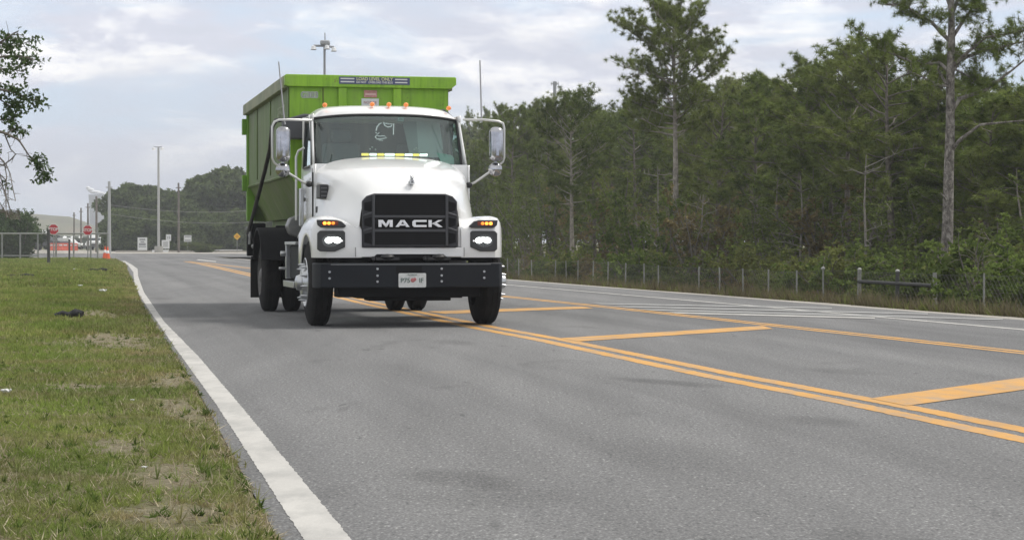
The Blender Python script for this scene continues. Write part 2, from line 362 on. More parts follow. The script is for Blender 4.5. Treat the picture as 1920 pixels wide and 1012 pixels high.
def ribbon(pts, w, name, m, off=0, z=.002, rag=.007, step=.06, dens=None):
    """paint line of width w along ground points; edges slightly ragged"""
    pts = [Vector((p[0], p[1], 0)) for p in pts]; L = []; r = random.Random(len(pts)*7+int(off*100))
    for a, b in zip(pts, pts[1:]):
        n = max(2, min(500, int((b-a).length/step)))
        for i in range(n): L.append(a.lerp(b, i/n))
    L.append(pts[-1]); rows = []
    for i, p in enumerate(L):
        d = (L[min(i+1, len(L)-1)]-L[max(0, i-1)]).normalized(); s = Vector((d.y, -d.x, 0))
        rows.append([tuple(p+s*(off-w/2+r.uniform(-rag, rag))+Vector((0, 0, z))), tuple(p+s*(off+w/2+r.uniform(-rag, rag))+Vector((0, 0, z)))])
    return MB().grid(rows).build(name, m, smooth=0, recalc=False, kind='structure')
eL = [(570, 1012), (406.7, 760), (332, 657), (286, 590.7), (264, 557.5), (252, 532.6), (250, 510), (240, 497), (224, 487)]
eR = [(660, 1012), (451, 760), (372, 668), (307, 602), (270, 548), (259, 518), (258, 504), (247, 496), (230, 487)]
gl = [G(*p) for p in eL]; gr = [G(*p) for p in eR]
def interp(g, y):
    for a, b in zip(g, g[1:]):
        if y <= b.y: return a.x+(b.x-a.x)*(y-a.y)/(b.y-a.y)
    return g[-1].x
g0, g1 = gl[0], gl[1]; rows = []; y = -5.0
r_ = random.Random(3)
while y < 105:
    a = interp(gl, y) if y > g0.y else g0.x+(g1.x-g0.x)*(y-g0.y)/(g1.y-g0.y)
    b = interp(gr, y) if y > gr[0].y else gr[0].x+(gr[1].x-gr[0].x)*(y-gr[0].y)/(gr[1].y-gr[0].y)
    rows.append([(a+r_.uniform(-.004, .004), y, .002), (b+r_.uniform(-.004, .004), y, .002)]); y += .035 if y < 16 else .1 if y < 30 else .5
MB().grid(rows).build('white_edge_line', white_paint, smooth=0, recalc=False, kind='structure')
l1 = [G(*p) for p in [(1920, 815), (1638, 757.5), (1360, 705), (1033, 637), (900, 612.5), (700, 570), (469, 515), (380, 495), (350, 490)]]
l1 = [l1[0]+(l1[0]-l1[1])*2]+l1
l2 = [G(*p) for p in [(1920, 661), (1440, 608.5), (1100, 571.5), (945, 555.5), (700, 528), (469, 503), (380, 492)]]
l2 = [l2[0]+(l2[0]-l2[1])*2]+l2
for o_ in (-1, 1):
    ribbon(l1, .15, 'yellow_line', yellow_paint, o_*.125); ribbon(l2, .10, 'yellow_line', yellow_paint, o_*.082)
ribbon([G(2400, 668), G(1916, 618), G(1400, 572.5), G(950, 534), G(700, 515), G(480, 498)], .13, 'white_lane_line', white_paint, 0, z=.004)
def quad(name, pp, m, z): MB().add([tuple(G(*p, z)) for p in pp], [(0, 1, 2, 3)]).build(name, m, smooth=0, recalc=False, kind='structure')
quad('yellow_hatch', [(1632, 746), (1700, 760), (2050, 712), (2050, 689)], yellow_paint, .004)
quad('yellow_hatch', [(1050, 633.5), (1085, 639.5), (1450, 616), (1430, 610.5)], yellow_paint, .004)
quad('yellow_hatch', [(800, 583.5), (835, 588), (1113, 577.5), (1090, 574)], yellow_paint, .004)
for a, b, c_ in [((1090, 568.5), (1560, 577), 1.6), ((1135, 574), (1740, 588), 1.8), ((1182, 580), (1880, 598.5), 2.0), ((1232, 585.5), (1640, 596), 2.4)]:
    quad('white_hatch', [(a[0]+14, a[1]-c_/2), (a[0]+40, a[1]+c_/2+.6), (b[0], b[1]+c_/2), (b[0], b[1]-c_/2)], white_paint if c_ > 2 else faded_paint, .006)
quad('white_arrow', [(372, 486.0), (368, 487.5), (404, 491), (406, 489.5)], white_paint, .008)

# ------------------------------------------------------------------ truck
white = mat('white_truck_paint', (.80, .80, .79), .22, coat=.6, var=.03, vscale=2)
chrome = mat('chrome', (.75, .75, .76), .12, 1)
brushed = mat('polished_aluminium', (.50, .51, .52), .30, .9, var=.12, vscale=8)
dark = mat('dark_grey_plastic', (.032, .033, .038), .6, spec=.35, var=.15, vscale=10)
bumpm = mat('bumper_paint', (.006, .008, .012), .55, spec=.28, var=.1)
chassis = mat('chassis_black', (.006, .006, .007), .8, spec=.2, var=.3, vscale=6)
rubber = mat('tyre_rubber', (.012, .0115, .0115), .9, spec=.2, var=.25, vscale=9, bump=.3, bscale=40, dirt=(.05, .045, .04), dscale=5, dfac=.3)
meshm = mat('grille_mesh', (.008, .008, .009), .8, spec=.2)
amber = mat('amber_lens', (.75, .22, .05), .3, emit=(1, .3, .06), es=.25)
T = empty('roll_off_truck', (-1.36, 24.31, 0), math.atan2(.224, .9746),
          label='white conventional cab truck with black grille driving on the grey road with its headlights on', cat='truck')
def arc(cx, cz, r, a0, a1, n=10): return [(cx+r*math.cos(R(a0+(a1-a0)*i/n)), cz+r*math.sin(R(a0+(a1-a0)*i/n))) for i in range(n+1)]
def smoothed(o, lv=2):
    s = o.modifiers.new('subdivision', 'SUBSURF'); s.levels = lv; s.render_levels = lv
    for p in o.data.polygons: p.use_smooth = True
# hood: half sections from the cowl to the nose, mirrored
hs = [(.90, [(0, 2.105), (.42, 2.09), (.80, 2.035), (.955, 1.90), (.965, 1.60), (.975, 1.22)]),
      (.35, [(0, 2.04), (.40, 2.03), (.73, 1.97), (.89, 1.83), (.945, 1.55), (.965, 1.22)]),
      (-.10, [(0, 1.955), (.34, 1.95), (.61, 1.895), (.77, 1.735), (.87, 1.49), (.92, 1.20)]),
      (-.45, [(0, 1.85), (.31, 1.845), (.53, 1.80), (.655, 1.64), (.74, 1.44), (.81, 1.16)]),
      (-.67, [(0, 1.725), (.28, 1.72), (.47, 1.69), (.575, 1.565), (.635, 1.42), (.66, 1.14)]),
      (-.77, [(0, 1.625), (.27, 1.62), (.46, 1.605), (.545, 1.54), (.60, 1.42), (.62, 1.12)]),
      (-.80, [(0, 1.585), (.27, 1.585), (.455, 1.585), (.53, 1.535), (.59, 1.41), (.61, 1.12)])]
rows = [[(-x, y, z) for x, z in reversed(p[1:])]+[(x, y, z) for x, z in p] for y, p in hs]
rows = [[(x-.04*max(0, (.5-y)/1.3), y, z) for x, y, z in r0] for r0 in rows]
hood = MB().grid(rows).build('hood', white, T, smooth=80); smoothed(hood, 2)
me = hood.data; ca = me.attributes.new('crease_edge', 'FLOAT', 'EDGE'); nc = 11
for e in me.edges:
    a, b = e.vertices; ia, ib = a % nc, b % nc
    if ia == ib and ia in (3, 7): ca.data[e.index].value = .0
    if ia == ib and ia in (2, 8): ca.data[e.index].value = .92
    if a//nc == b//nc and a//nc in (0, 6): ca.data[e.index].value = .9
# nose panel below the grille and beside it
npn = MB(); npn.box(-.66, .66, -.835, -.55, .835, .952); npn.box(-.66, -.585, -.80, -.55, .952, 1.20); npn.box(.585, .66, -.80, -.55, .952, 1.20)
npn.build('nose_panel', white, T, bevel=.012).location.x = -.04
# fenders
for s in (-1, 1):
    xin, xo = .60, 1.16
    cols = [(0, .0), (.10, .05), (.22, .12), (.33, .155), (.42, .16), (.49, .145), (.53, .105), (.55, .05), (.56, -.01)]   # offset from inner x, height over 1.17
    def yf(x): t = (x-.60)/.56; return -.835+.02*t+.22*max(0, t-.72)/.28*max(0, t-.72)/.28*1.2
    rows = []
    for z in (.83, .95, 1.08): rows.append([((xin+dx)*s, yf(xin+dx), z) for dx, h in cols])
    rows.append([((xin+dx)*s, yf(xin+dx)+.012, min(1.17+h*.35, 1.2)) for dx, h in cols])
    for k, (yy_, hh) in enumerate([(.03, .72), (.12, .93), (.30, 1.0), (.60, 1.03), (.95, 1.0), (1.25, .9), (1.50, .6)]):
        rows.append([((xin+dx)*s, yf(xin+dx)+yy_, 1.17+h*hh-(0 if k < 5 else .05*(k-4))) for dx, h in cols])
    fm = MB().grid(rows)
    topr = rows[3:]; side = []
    for r0 in topr:
        x, y, z = r0[-1]; y_ = y
        zl = .525+math.sqrt(max(0, .62**2-(y_-0.0)**2)) if abs(y_) < .62 else .55
        zl = max(.83 if y_ < -.3 else .70, min(zl, z-.03)); side.append([(x, y, z), (x, y, zl)])
    # side skin as a fan of strips with the wheel arch cut out
    ysd = [-.70+.04*i for i in range(38)]
    up = [(r0[-1][1], r0[-1][2]) for r0 in topr]
    def zt(y):
        for (a, za), (b, zb) in zip(up, up[1:]):
            if y <= b: return za+(zb-za)*max(0, (y-a))/(b-a)
        return up[-1][1]
    y0 = up[0][0]; srow = []
    for y in [y0]+[v for v in ysd if v > y0+.01 and v < up[-1][0]]:
        zl = .50+math.sqrt(max(0, .60**2-y*y)) if abs(y) < .60 else .50
        zl = min(max(zl, .83 if y < 0 else .72), zt(y)-.02); srow.append([(xo*s, y, zt(y)), (xo*s+.0, y, (zt(y)+zl)/2), (xo*s, y, zl)])
    fm.grid(srow)
    fm.grid([[(xo*s, yf(xo), z) for z in (.83, .95, 1.08)]+[(xo*s, yf(xo)+.012, 1.165)], [(xo*s, y0+.0, z) for z in (.83, .95, 1.08)]+[(xo*s, y0, 1.165)]])
    fo = fm.build('fender', white, T, smooth=45, weld=True); fo.location.x = -.02
    sm = fo.modifiers.new('solid', 'SOLIDIFY'); sm.thickness = .012; sm.offset = -1
    b = fo.modifiers.new('bevel', 'BEVEL'); b.width = .02; b.segments = 3; b.limit_method = 'ANGLE'; b.angle_limit = R(35)
    # lamp units
    hx0, hx1 = .755, 1.085
    pts = [(hx0, 1.02), (hx0, 1.13), (hx0+.02, 1.15), (hx1-.03, 1.15), (hx1, 1.12), (hx1, .93), (hx1-.03, .905), (hx0+.12, .905), (hx0, .955)]
    hb = MB().prism([(x*s, z) for x, z in pts], -.852, -.80).build('headlight', mat('lamp_housing', (.035, .037, .036), .3), T, bevel=.008); hb.location.x = -.065
    rf = MB(); lens = MB()
    for k in range(26):
        a = 2*math.pi*k/26; ca_, sa = math.cos(a), math.sin(a)
        rf.add([(.0, -.853, 0), (.105*ca_-.004*sa, -.8535, .075*sa+.004*ca_), (.105*ca_+.004*sa, -.8535, .075*sa-.004*ca_)], [(0, 1, 2)])
    rf.v = [(x+.925*s, y, z+1.03) for x, y, z in rf.v]
    rf.build('reflector', mat('reflector', (.30, .31, .30), .25, .8), hb, smooth=0)
    lit = mat('led_white', (1, 1, 1), .3, emit=(.93, 1, .96), es=4.0)
    MB().ball((.905*s-.045, -.856, 1.036), .047, .010, .036).ball((.905*s+.055, -.856, 1.036), .047, .010, .036).ball((.905*s+.005, -.856, 1.045), .06, .010, .028).build('lamp', lit, hb, smooth=80)
    MB().cyl((.795*s, -.858, 1.03), .012, .01, 'y').build('marker_led', mat('led_dim', (.8, .8, .8), .3, emit=(1, 1, 1), es=.4), hb)
    pts = [(.77, 1.185), (.74, 1.205), (.80, 1.262), (.86, 1.278), (1.09, 1.278), (1.08, 1.215), (1.04, 1.185)]
    tb = MB().prism([(x*s, z) for x, z in pts], -.858, -.79).build('turn_signal', mat('lamp_surround', (.03, .03, .032), .4), T, bevel=.008); tb.location.x = -.065
    MB().box(min(.84*s, 1.03*s), max(.84*s, 1.03*s), -.863, -.85, 1.213, 1.260).build('lens', mat('dark_amber_lens', (.20, .03, .008), .2), tb, bevel=.005)
    for k, e in ((0, 5.0), (1, 4.0), (2, 1.2)):
        MB().ball(((1.0-.05*k)*s, -.866, 1.237), .021, .006, .018).build('lamp', mat('amber_led_%d' % k, (1, .3, .03), .4, emit=(1, .24, .025), es=e), tb, smooth=80)
    MB().cyl((1.143*s, -.45, 1.15), .022, .01, 'x', 12).build('side_marker', mat('red_lens', (.5, .03, .03), .3), T)
    # louvre vent on the hood side
    if s < 0:
        lb = MB().box(-.990, -.885, .16, .50, 1.55, 1.725).build('air_vent', black, T, bevel=.012); l2_ = MB()
        for k in range(3): l2_.box(-.975, -.900, .150, .165, 1.575+.048*k, 1.592+.048*k)
        l2_.build('slat', mat('slat_grey', (.10, .10, .105), .5), lb)

# grille
gp = [(-.585, .955), (-.585, 1.50), (-.53, 1.56), (-.44, 1.59), (.44, 1.59), (.53, 1.56), (.585, 1.50), (.585, .955)]
gb = MB().prism(gp, -.868, -.78).build('grille', dark, T, bevel=.012); gb.location.x = -.045; gb.scale.x = .975
mm = MB(); mm.prism([(-.435, 1.335), (-.435, 1.568), (.435, 1.568), (.435, 1.335)], -.871, -.86); mm.box(-.435, .435, -.871, -.86, .985, 1.135)
mm.box(-.45, .45, -.8715, -.86, 1.172, 1.298)
for s in (-1, 1):
    for z0, z1 in ((1.37, 1.50), (1.19, 1.31), (.99, 1.13)):
        x0, x1 = .475*s, .565*s
        mm.add([(x0, -.8705, z0), (x1, -.8705, z0+.02), (x1, -.8705, z1-.02), (x0, -.8705, z1)], [(0, 1, 2, 3)])
mm.build('mesh_insert', meshm, gb, smooth=0)
fr = MB(); fr.box(-.455, .455, -.882, -.869, 1.135, 1.168); fr.box(-.455, .455, -.882, -.869, 1.302, 1.332)
for s in (-1, 1):
    fr.box(*sorted((.437*s, .468*s)), -.885, -.869, .97, 1.575)
    for z in (1.135, 1.315): fr.add([(.47*s, -.885, z+.035), (.58*s, -.885, z+.0), (.58*s, -.885, z+.022), (.47*s, -.885, z+.06), (.47*s, -.868, z+.035), (.58*s, -.868, z), (.58*s, -.868, z+.022), (.47*s, -.868, z+.06)], [(0, 1, 2, 3), (4, 5, 6, 7), (0, 1, 5, 4), (3, 2, 6, 7)])
fr.build('grille_bar', mat('grille_bar_grey', (.05, .052, .058), .45), gb, bevel=.004)
hm = MB()
for k in range(9): hm.box(-.43, .43, -.873, -.871, 1.35+.023*k, 1.356+.023*k)
for k in range(6): hm.box(-.43, .43, -.873, -.871, 1.0+.023*k, 1.006+.023*k)
hm.build('grille_slats', mat('slat_black', (.018, .018, .019), .7, spec=.2), gb)
# raised lettering
def letter(polys, x, w, z0, h, m=chrome):
    b = MB()
    for p in polys: b.prism([((x+a*w)*.95, z0+c*h) for a, c in p], -.889, -.872)
    return b.build('letter', m, gb, bevel=.002)
Mp = [[(0, 0), (0, 1), (.22, 1), (.22, 0)], [(.78, 0), (.78, 1), (1, 1), (1, 0)], [(.2, 1), (.24, .55), (.5, 0), (.58, 0), (.58, .30), (.32, 1)], [(.8, 1), (.76, .55), (.58, 0), (.5, 0), (.5, .30), (.68, 1)]]
Ap = [[(0, 0), (.37, 1), (.6, 1), (.24, 0)], [(.76, 0), (.42, 1), (.63, 1), (1, 0)], [(.25, .2), (.31, .42), (.72, .42), (.78, .2)]]
Cp = [[(.0, .22), (.0, .78), (.12, 1), (1, 1), (1, .72), (.24, .72), (.24, .28), (1, .28), (1, 0), (.12, 0)]]
Kp = [[(0, 0), (0, 1), (.23, 1), (.23, 0)], [(.2, .42), (.7, 1), (1, 1), (.42, .42)], [(.30, .62), (.52, .68), (1, 0), (.7, 0), (.3, .45)]]
lm = mat('letter_chrome', (.85, .85, .86), .3, .5)
for ps, x in ((Mp, -.415), (Ap, -.195), (Cp, .025), (Kp, .235)): letter(ps, x, .185, 1.193, .084, lm)
# hood emblem: small bulldog figure on a base
em = MB(); ex, ey, ez = 0, -.72, 1.70
em.ball((ex, ey, ez+.012), .034, .05, .012, 10, 6); em.ball((ex, ey+.012, ez+.045), .026, .036, .030, 10, 7); em.ball((ex, ey-.012, ez+.082), .021, .022, .022, 10, 7)
em.ball((ex, ey-.034, ez+.074), .013, .012, .010, 8, 6); em.ball((ex-.015, ey, ez+.103), .006, .006, .011, 6, 5); em.ball((ex+.015, ey, ez+.103), .006, .006, .011, 6, 5)
for s in (-1, 1): em.tube([(ex+s*.014, ey-.02, ez+.055), (ex+s*.022, ey-.032, ez+.01)], .010, 8); em.ball((ex+s*.024, ey+.03, ez+.028), .014, .024, .02, 8, 6)
em.build('hood_ornament', brushed, T, smooth=80)
MB().prism([(-.50, .825), (-.44, .872), (.36, .872), (.42, .825)], -.842, -.80).build('tow_recess', meshm, T)
for s_ in (-1, 1): MB().box(s_*.655-.044, s_*.655-.036, -.8375, -.83, .84, .952).build('panel_seam', mat('seam_grey', (.25, .25, .25), .8), T)
# bumper
BT_ = .768
bp = [(-1.17, -.62), (-1.155, -.83), (-1.10, -.93), (-.9, -.965), (.9, -.965), (1.10, -.93), (1.155, -.83), (1.17, -.62), (1.10, -.62), (1.08, -.82), (.88, -.90), (-.88, -.90), (-1.08, -.82), (-1.10, -.62)]
bo = MB().prism(bp, .475, BT_, 'z').build('bumper', bumpm, T, bevel=.012); bo.location.x = -.045; bo.scale.x = .975
for x, zs in ((-1.0, (.59, .665)), (-.42, (.55, .62, .70)), (.37, (.55, .62, .70)), (.90, (.59, .665))):
    for z in zs: MB().cyl((x, -.978 if abs(x) < .95 else -.965, z), .014, .02, 'y', 10).build('bolt', brushed, bo)
MB().box(-.985, .985, -.967, -.960, .745, .758).build('step_edge', mat('worn_edge', (.12, .125, .13), .4), bo)
MB().box(-.195, .125, -.968, -.960, .64, .73).build('recess', meshm, bo)
pl = MB().prism([(-.205, .49), (-.205, .638), (-.195, .648), (.115, .648), (.125, .638), (.125, .49), (.115, .48), (-.195, .48)], -.985, -.978).build('license_plate', mat('plate_white', (.62, .63, .62), .5, var=.12, vscale=30), T)
text('P75', .078, mat('plate_green', (.12, .17, .15), .6), pl, (-.125, -.988, .56), bold=.001)
text('IF', .078, MATS['plate_green'], pl, (.065, -.988, .56), bold=.001)
text('FLORIDA', .028, MATS['plate_green'], pl, (-.04, -.988, .628))
MB().ball((-.035, -.988, .565), .028, .003, .026).ball((-.012, -.988, .575), .02, .003, .02).build('orange_picture', mat('plate_red', (.42, .14, .14), .6), pl)
# below and above the bumper
lo = MB(); lo.box(-.9, .82, -.78, -.45, .36, .50); lo.box(-.66, .62, -.72, -.3, .345, .42); lo.box(-.5, .5, -.6, -.2, .31, .40)
lo.cyl((-.95, 0, .525), .07, 1.9, 'x', 12); lo.box(-.45, -.33, -.7, 8.9, .72, .98); lo.box(.33, .45, -.7, 8.9, .72, .98)
lo.box(-1.0, 1.0, -.72, -.55, .79, .835); lo.box(-.5, .5, -.5, .8, .45, 1.1)
lo.cyl((-.9, 5.1, .525), .12, 1.8, 'x', 12); lo.ball((0, 5.1, .525), .22, .24, .22)
lo.box(-.7, .7, 2.4, 2.7, .9, 2.0); lo.box(-1.0, -.5, 7.2, 7.6, .85, 1.15); lo.box(-.9, .9, 7.9, 8.1, .8, 1.25)
lo.build('chassis', chassis, T, bevel=.01)
for x in (-.32, .30):
    hk = MB(); hk.box(x-.14, x+.14, -.90, -.70, .802, .835); hk.ball((x, -.88, .84), .085, .07, .035); hk.cyl((x-.17, -.9, .825), .022, .06, 'y', 10)
    hk.build('tow_hook', black, T)
ld = MB(); ld.tube([(-.84, -.7, .46), (-.78, -.4, .40), (-.72, -.2, .44)], .018); ld.build('steering_link', chassis, T); ld = MB(); ld.tube([(.86, -.6, .48), (.80, -.4, .42)], .018)
ld.build('steering_link', chassis, T)
MB().ball((-.80, -.66, .435), .03, .03, .022).build('grease_cap', brushed, T); MB().ball((.79, -.66, .425), .035, .03, .015).build('grease_cap', brushed, T)
# wheels
def tyre(x0, w, y, name='tyre', par=None):
    r = .525
    pr = [(0, .29), (0, .33), (.015, .40), (.03, .47), (.045, .505), (.07, .522)]
    tr = []
    g = [.07, w*.28, w*.5, w*.72, w-.07]
    for a, b in zip(g, g[1:]): tr += [(a+.006, r), (b-.006, r), (b-.0055, r-.014), (b+.0055, r-.014)]
    tr = tr[:-2]
    pr2 = [(w-t, q) for t, q in reversed(pr)]
    return MB().lathe((x0, y, r), pr+tr+pr2, 'x', 56).build(name, rubber, par, smooth=40)
def hub(s, x, y, steer=True):
    """x = outer face of the tyre; dish and nuts in polished metal"""
    m = MB(); o = 1 if s > 0 else -1
    if steer: prof = [(-.05, .30), (.0, .30), (.008, .29), (-.03, .265), (-.035, .23), (.02, .19), (.05, .17), (.055, .10), (.075, .095), (.11, .08), (.125, .04), (.128, 0)]
    else: prof = [(.0, .30), (-.01, .285), (-.09, .26), (-.14, .20), (-.13, .14), (-.04, .13), (-.02, .10), (.0, .06), (.005, 0)]
    m.lathe((x, y, .525), [(t*o, r) for t, r in prof], 'x', 40)
    return m
for s in (-1, 1):
    xw = 1.19*s
    wh = empty('wheel', (0, 0, 0)); wh.parent = T
    tyre(.89 if s > 0 else -1.19, .30, 0, 'tyre', wh)
    hub(s, xw, 0).build('rim', brushed, wh, smooth=45)
    for k in range(10):
        nt_ = MB()
        a = 2*math.pi*k/10+.2; cy, cz = .215*math.cos(a), .525+.215*math.sin(a)
        nt_.lathe((xw+.0*s, cy, cz), [(.0*s, .019), (.045*s, .018), (.085*s, .006), (.087*s, 0)], 'x', 10)
        nt_.build('lug_nut_cover', brushed, wh, smooth=50)
    wr = empty('rear_wheel', (0, 0, 0)); wr.parent = T
    tyre(.96 if s > 0 else -1.24, .28, 5.1, 'tyre', wr); tyre(.63 if s > 0 else -.91, .28, 5.1, 'tyre', wr)
    hub(s, 1.24*s, 5.1, False).build('rim', mat('dark_rim', (.16, .155, .15), .6, .5, var=.3), wr, smooth=45)  # rear rims in a darker, duller metal than the front
    # rear fender, mudflap
    ar = arc(5.1, .525, .70, 20, 160, 14); ir = arc(5.1, .525, .665, 160, 20, 14)
    MB().prism([(a, b) for a, b in ar]+[(a, b) for a, b in ir], .58*s, 1.28*s, 'x').build('rear_fender', mat('fender_black', (.012, .012, .014), .8, spec=.25, var=.3, vscale=6), T, bevel=.008)
    MB().box(*sorted((.62*s, 1.30*s)), 5.86, 5.88, .18, .75).build('mudflap', mat('mudflap_rubber', (.02, .019, .018), .9, spec=.2), T)
    MB().box(*sorted((.62*s, 1.29*s)), 5.80, 5.90, .75, .80).build('mudflap_hanger', chassis, T)
    # fuel tank with brackets and steps
    tk = MB().cyl((.83*s, 1.35, .74), .27, 1.25, 'y', 28).build('fuel_tank', mat('tank_dark', (.05, .05, .052), .4, .3), T, bevel=.02) if s > 0 else MB().box(-1.08, -.56, 1.45, 2.6, .52, .98).build('battery_box', mat('box_dark', (.014, .017, .018), .7, spec=.25, var=.2), T, bevel=.03)
    br = MB(); br.box(*sorted((1.05*s, 1.13*s)), 2.62, 2.70, .52, 1.02); br.box(*sorted((.75*s, 1.16*s)), 1.5, 2.7, .42, .50); br.box(*sorted((1.08*s, 1.14*s)), 1.5, 2.7, .98, 1.02)
    br.cyl((1.12*s, 2.66, .86), .035, .08*s, 'x', 12); br.cyl((1.12*s, 2.66, .66), .02, .1*s, 'x', 12)
    br.build('step', brushed, T, bevel=.008)

CAB0 = len(T.children)
# cab shell: windshield curve is shared by glass, frame and roof
def wy(x, z):    # y of the windshield surface
    t = (z-2.0)/.6; return .88+.36*t+.30*(abs(x)/.98)**3.2
def wx(t):       # half width of the cab at height fraction
    return .985-.035*max(0, t)
NU = 24
def wsrow(z_of, k0=-1, k1=1, grow=0, dy=0):
    r = []
    for i in range(NU+1):
        u = k0+(k1-k0)*i/NU; x = u*(.955+grow); z = z_of(x); r.append((x, wy(x, z)+dy, z))
    return r
zb = lambda x: 2.06-.085*(abs(x)/.96)**2.2
ztp = lambda x: 2.655-.05*(abs(x)/.96)**3
glassm = bpy.data.materials.new('windshield_glass'); glassm.use_nodes = True; nt = glassm.node_tree
for n in list(nt.nodes): nt.nodes.remove(n)
go = node(nt, 'ShaderNodeOutputMaterial'); gt = node(nt, 'ShaderNodeBsdfTransparent'); gt.inputs[0].default_value = (.66, .82, .78, 1)
gg = node(nt, 'ShaderNodeBsdfGlossy'); gg.inputs['Roughness'].default_value = .03; gg.inputs[0].default_value = (.9, 1, .99, 1); fz = node(nt, 'ShaderNodeFresnel', IOR=2.0)
gm = node(nt, 'ShaderNodeMixShader'); lk(nt, fz.outputs[0], gm.inputs[0]); lk(nt, gt.outputs[0], gm.inputs[1]); lk(nt, gg.outputs[0], gm.inputs[2]); lk(nt, gm.outputs[0], go.inputs[0])
cab = MB()
# A pillars + roof: rows from glass top edge over the roof to the back
roof = []
for k, (yo, zo, wsc) in enumerate([(0, 0, 1.0), (.02, .035, 1.0), (.10, .085, .99), (.25, .12, .985), (.6, .15, .98), (.85, .14, .98), (1.25, .10, .98), (1.32, .02, .99)]):
    r = []
    for i in range(NU+1):
        u = -1+2*i/NU; x = u*.975*wsc; z = ztp(u*.955)+.015+zo*(1-.9*abs(u)**16); y = wy(u*.955, ztp(u*.955))*(1 if k == 0 else (1-min(1, yo/.8)*.22))+(.22*1.2*min(1, yo/.8) if k else 0)+yo
        if k >= 6: y = 2.22+.04*(k-6)
        r.append((x, y-.005, z))
    roof.append(r)
ro = cab.grid(roof).build('roof', white, T, smooth=60); sm = ro.modifiers.new('s', 'SUBSURF'); sm.levels = sm.render_levels = 1
body = MB()
for s in (-1, 1):
    # side skin: lower door part, pillars and window opening
    def sx(z): return s*(.99-.03*max(0, (z-2.0)/.65))
    ya = lambda z: wy(.955, min(max(z, 1.98), 2.6))+.0
    P0 = []
    lo_ = [(sx(z), y, z) for z in (1.0, 1.3, 1.6, 1.97) for y in ()]
    rws = []
    for z in (.98, 1.4, 1.8, 2.0): rws.append([(sx(z), y, z) for y in (.86, 1.2, 1.35, 2.0, 2.26)])
    body.grid(rws)
    for ya0, ya1 in ((0, 1), (3, 4)): pass
    zz = [2.0, 2.2, 2.4, 2.6, 2.66]
    body.grid([[(sx(z), 1.02+.58*(z-2.0)+.0, z), (sx(z), 1.30+.35*(z-2.0), z)] for z in zz])
    body.grid([[(sx(z), 2.02, z), (sx(z), 2.26, z)] for z in zz])
    body.grid([[(sx(z), 1.3, z) , (sx(z), 2.05, z)] for z in (2.58, 2.66)])
    # front pillar strip between the glass side edge and the cab side
    body.grid([[(s*.955, wy(.955, z)+.005, z), (s*.978, wy(.955, z)+.02, z), (sx(z), wy(.955, z)+.08, z)] for z in (1.75, 1.95, 2.1, 2.3, 2.5, 2.62, 2.66)])
body.grid([[(x, 2.26, z) for x in (-.985, 0, .985)] for z in (.98, 2.0, 2.05)])
body.box(-.97, .97, .9, 1.0, 1.0, 2.0)
body.box(-.98, .98, 2.23, 2.255, 2.0, 2.66)
bo_ = body.build('cab_body', white, T, smooth=40)
sm = bo_.modifiers.new('solid', 'SOLIDIFY'); sm.thickness = .02; sm.offset = 0
MB().grid([wsrow(lambda x, t=t: zb(x)+(ztp(x)-zb(x))*t) for t in [i/8 for i in range(9)]]).build('windshield', glassm, T, smooth=80)
# rubber seal round the glass
seal = []
for i in range(NU+1): u = -1+2*i/NU; x = u*.95; seal.append((x, wy(x, ztp(x))-.006, ztp(x)))
seal2 = [(p, wy(p, zb(p))-.006, zb(p)) for p in [(-1+2*i/NU)*.95 for i in range(NU+1)]]
sb = MB().tube(seal, .017, 6).tube(seal2, .012, 6)
for s in (-1, 1): sb.tube([(s*.952, wy(.952, z)-.006, z) for z in [zb(.95)+(ztp(.95)-zb(.95))*k/8 for k in range(9)]], .016, 6)
sb.build('windshield_seal', black, T)
for s in (-1, 1):
    MB().add([(s*.985, 1.12, 2.01), (s*.985, 2.01, 2.01), (s*.955, 2.01, 2.57), (s*.955, 1.42, 2.57)], [(0, 1, 2, 3)]).build('side_window', glassm, T, smooth=0)
    MB().tube([(s*1.0, 1.35, 1.98), (s*1.0, 2.0, 1.98), (s*.97, 2.01, 2.6), (s*.965, 1.45, 2.6), (s*1.0, 1.12, 2.0)], .016, 6).build('window_trim', black, T)
    MB().box(*sorted((s*.99, s*1.03)), 2.0, 2.16, 1.55, 1.6).build('door_handle', black, T, bevel=.006)
    MB().tube([(s*1.0, .97, 1.2), (s*1.0, .97, 1.9)], .012, 6).build('door_gap_seal', black, T)
wp = MB()
for a, b, zc in ((-.62, -.10, 2.075), (.05, .60, 2.07)):
    n = 8; wp.tube([(a+(b-a)*i/n, wy(a+(b-a)*i/n, 2.08)-.03, zb(a+(b-a)*i/n)+.02+.012*math.sin(i/n*3)) for i in range(n+1)], .010, 6, )
wp.ball((-.62, .93, 2.055), .03, .03, .02); wp.ball((-.09, .84, 2.06), .03, .03, .02)
wp.build('wiper', black, T)
for s_ in (-1, 1): MB().tube([(s_*.99, .90, 1.0), (s_*.99, .90, 1.95)], .006, 4).build('hood_gap', mat('seam_dark', (.04, .04, .04), .8), T)
for s_ in (-1, 1):
    MB().box(s_*.952-.02, s_*.952+.02, .62, .72, 1.38, 1.46).build('hood_latch', black, T, bevel=.006)
# roof marker lamps
for x in (-.755, -.145, .075, .30, .885):
    b = MB().ball((x, 1.40+.10*(abs(x)/.9)**3, 2.80-.03*(abs(x)/.9)**4), .032, .06, .030, 14, 8).build('marker_lamp', amber, T, smooth=80)
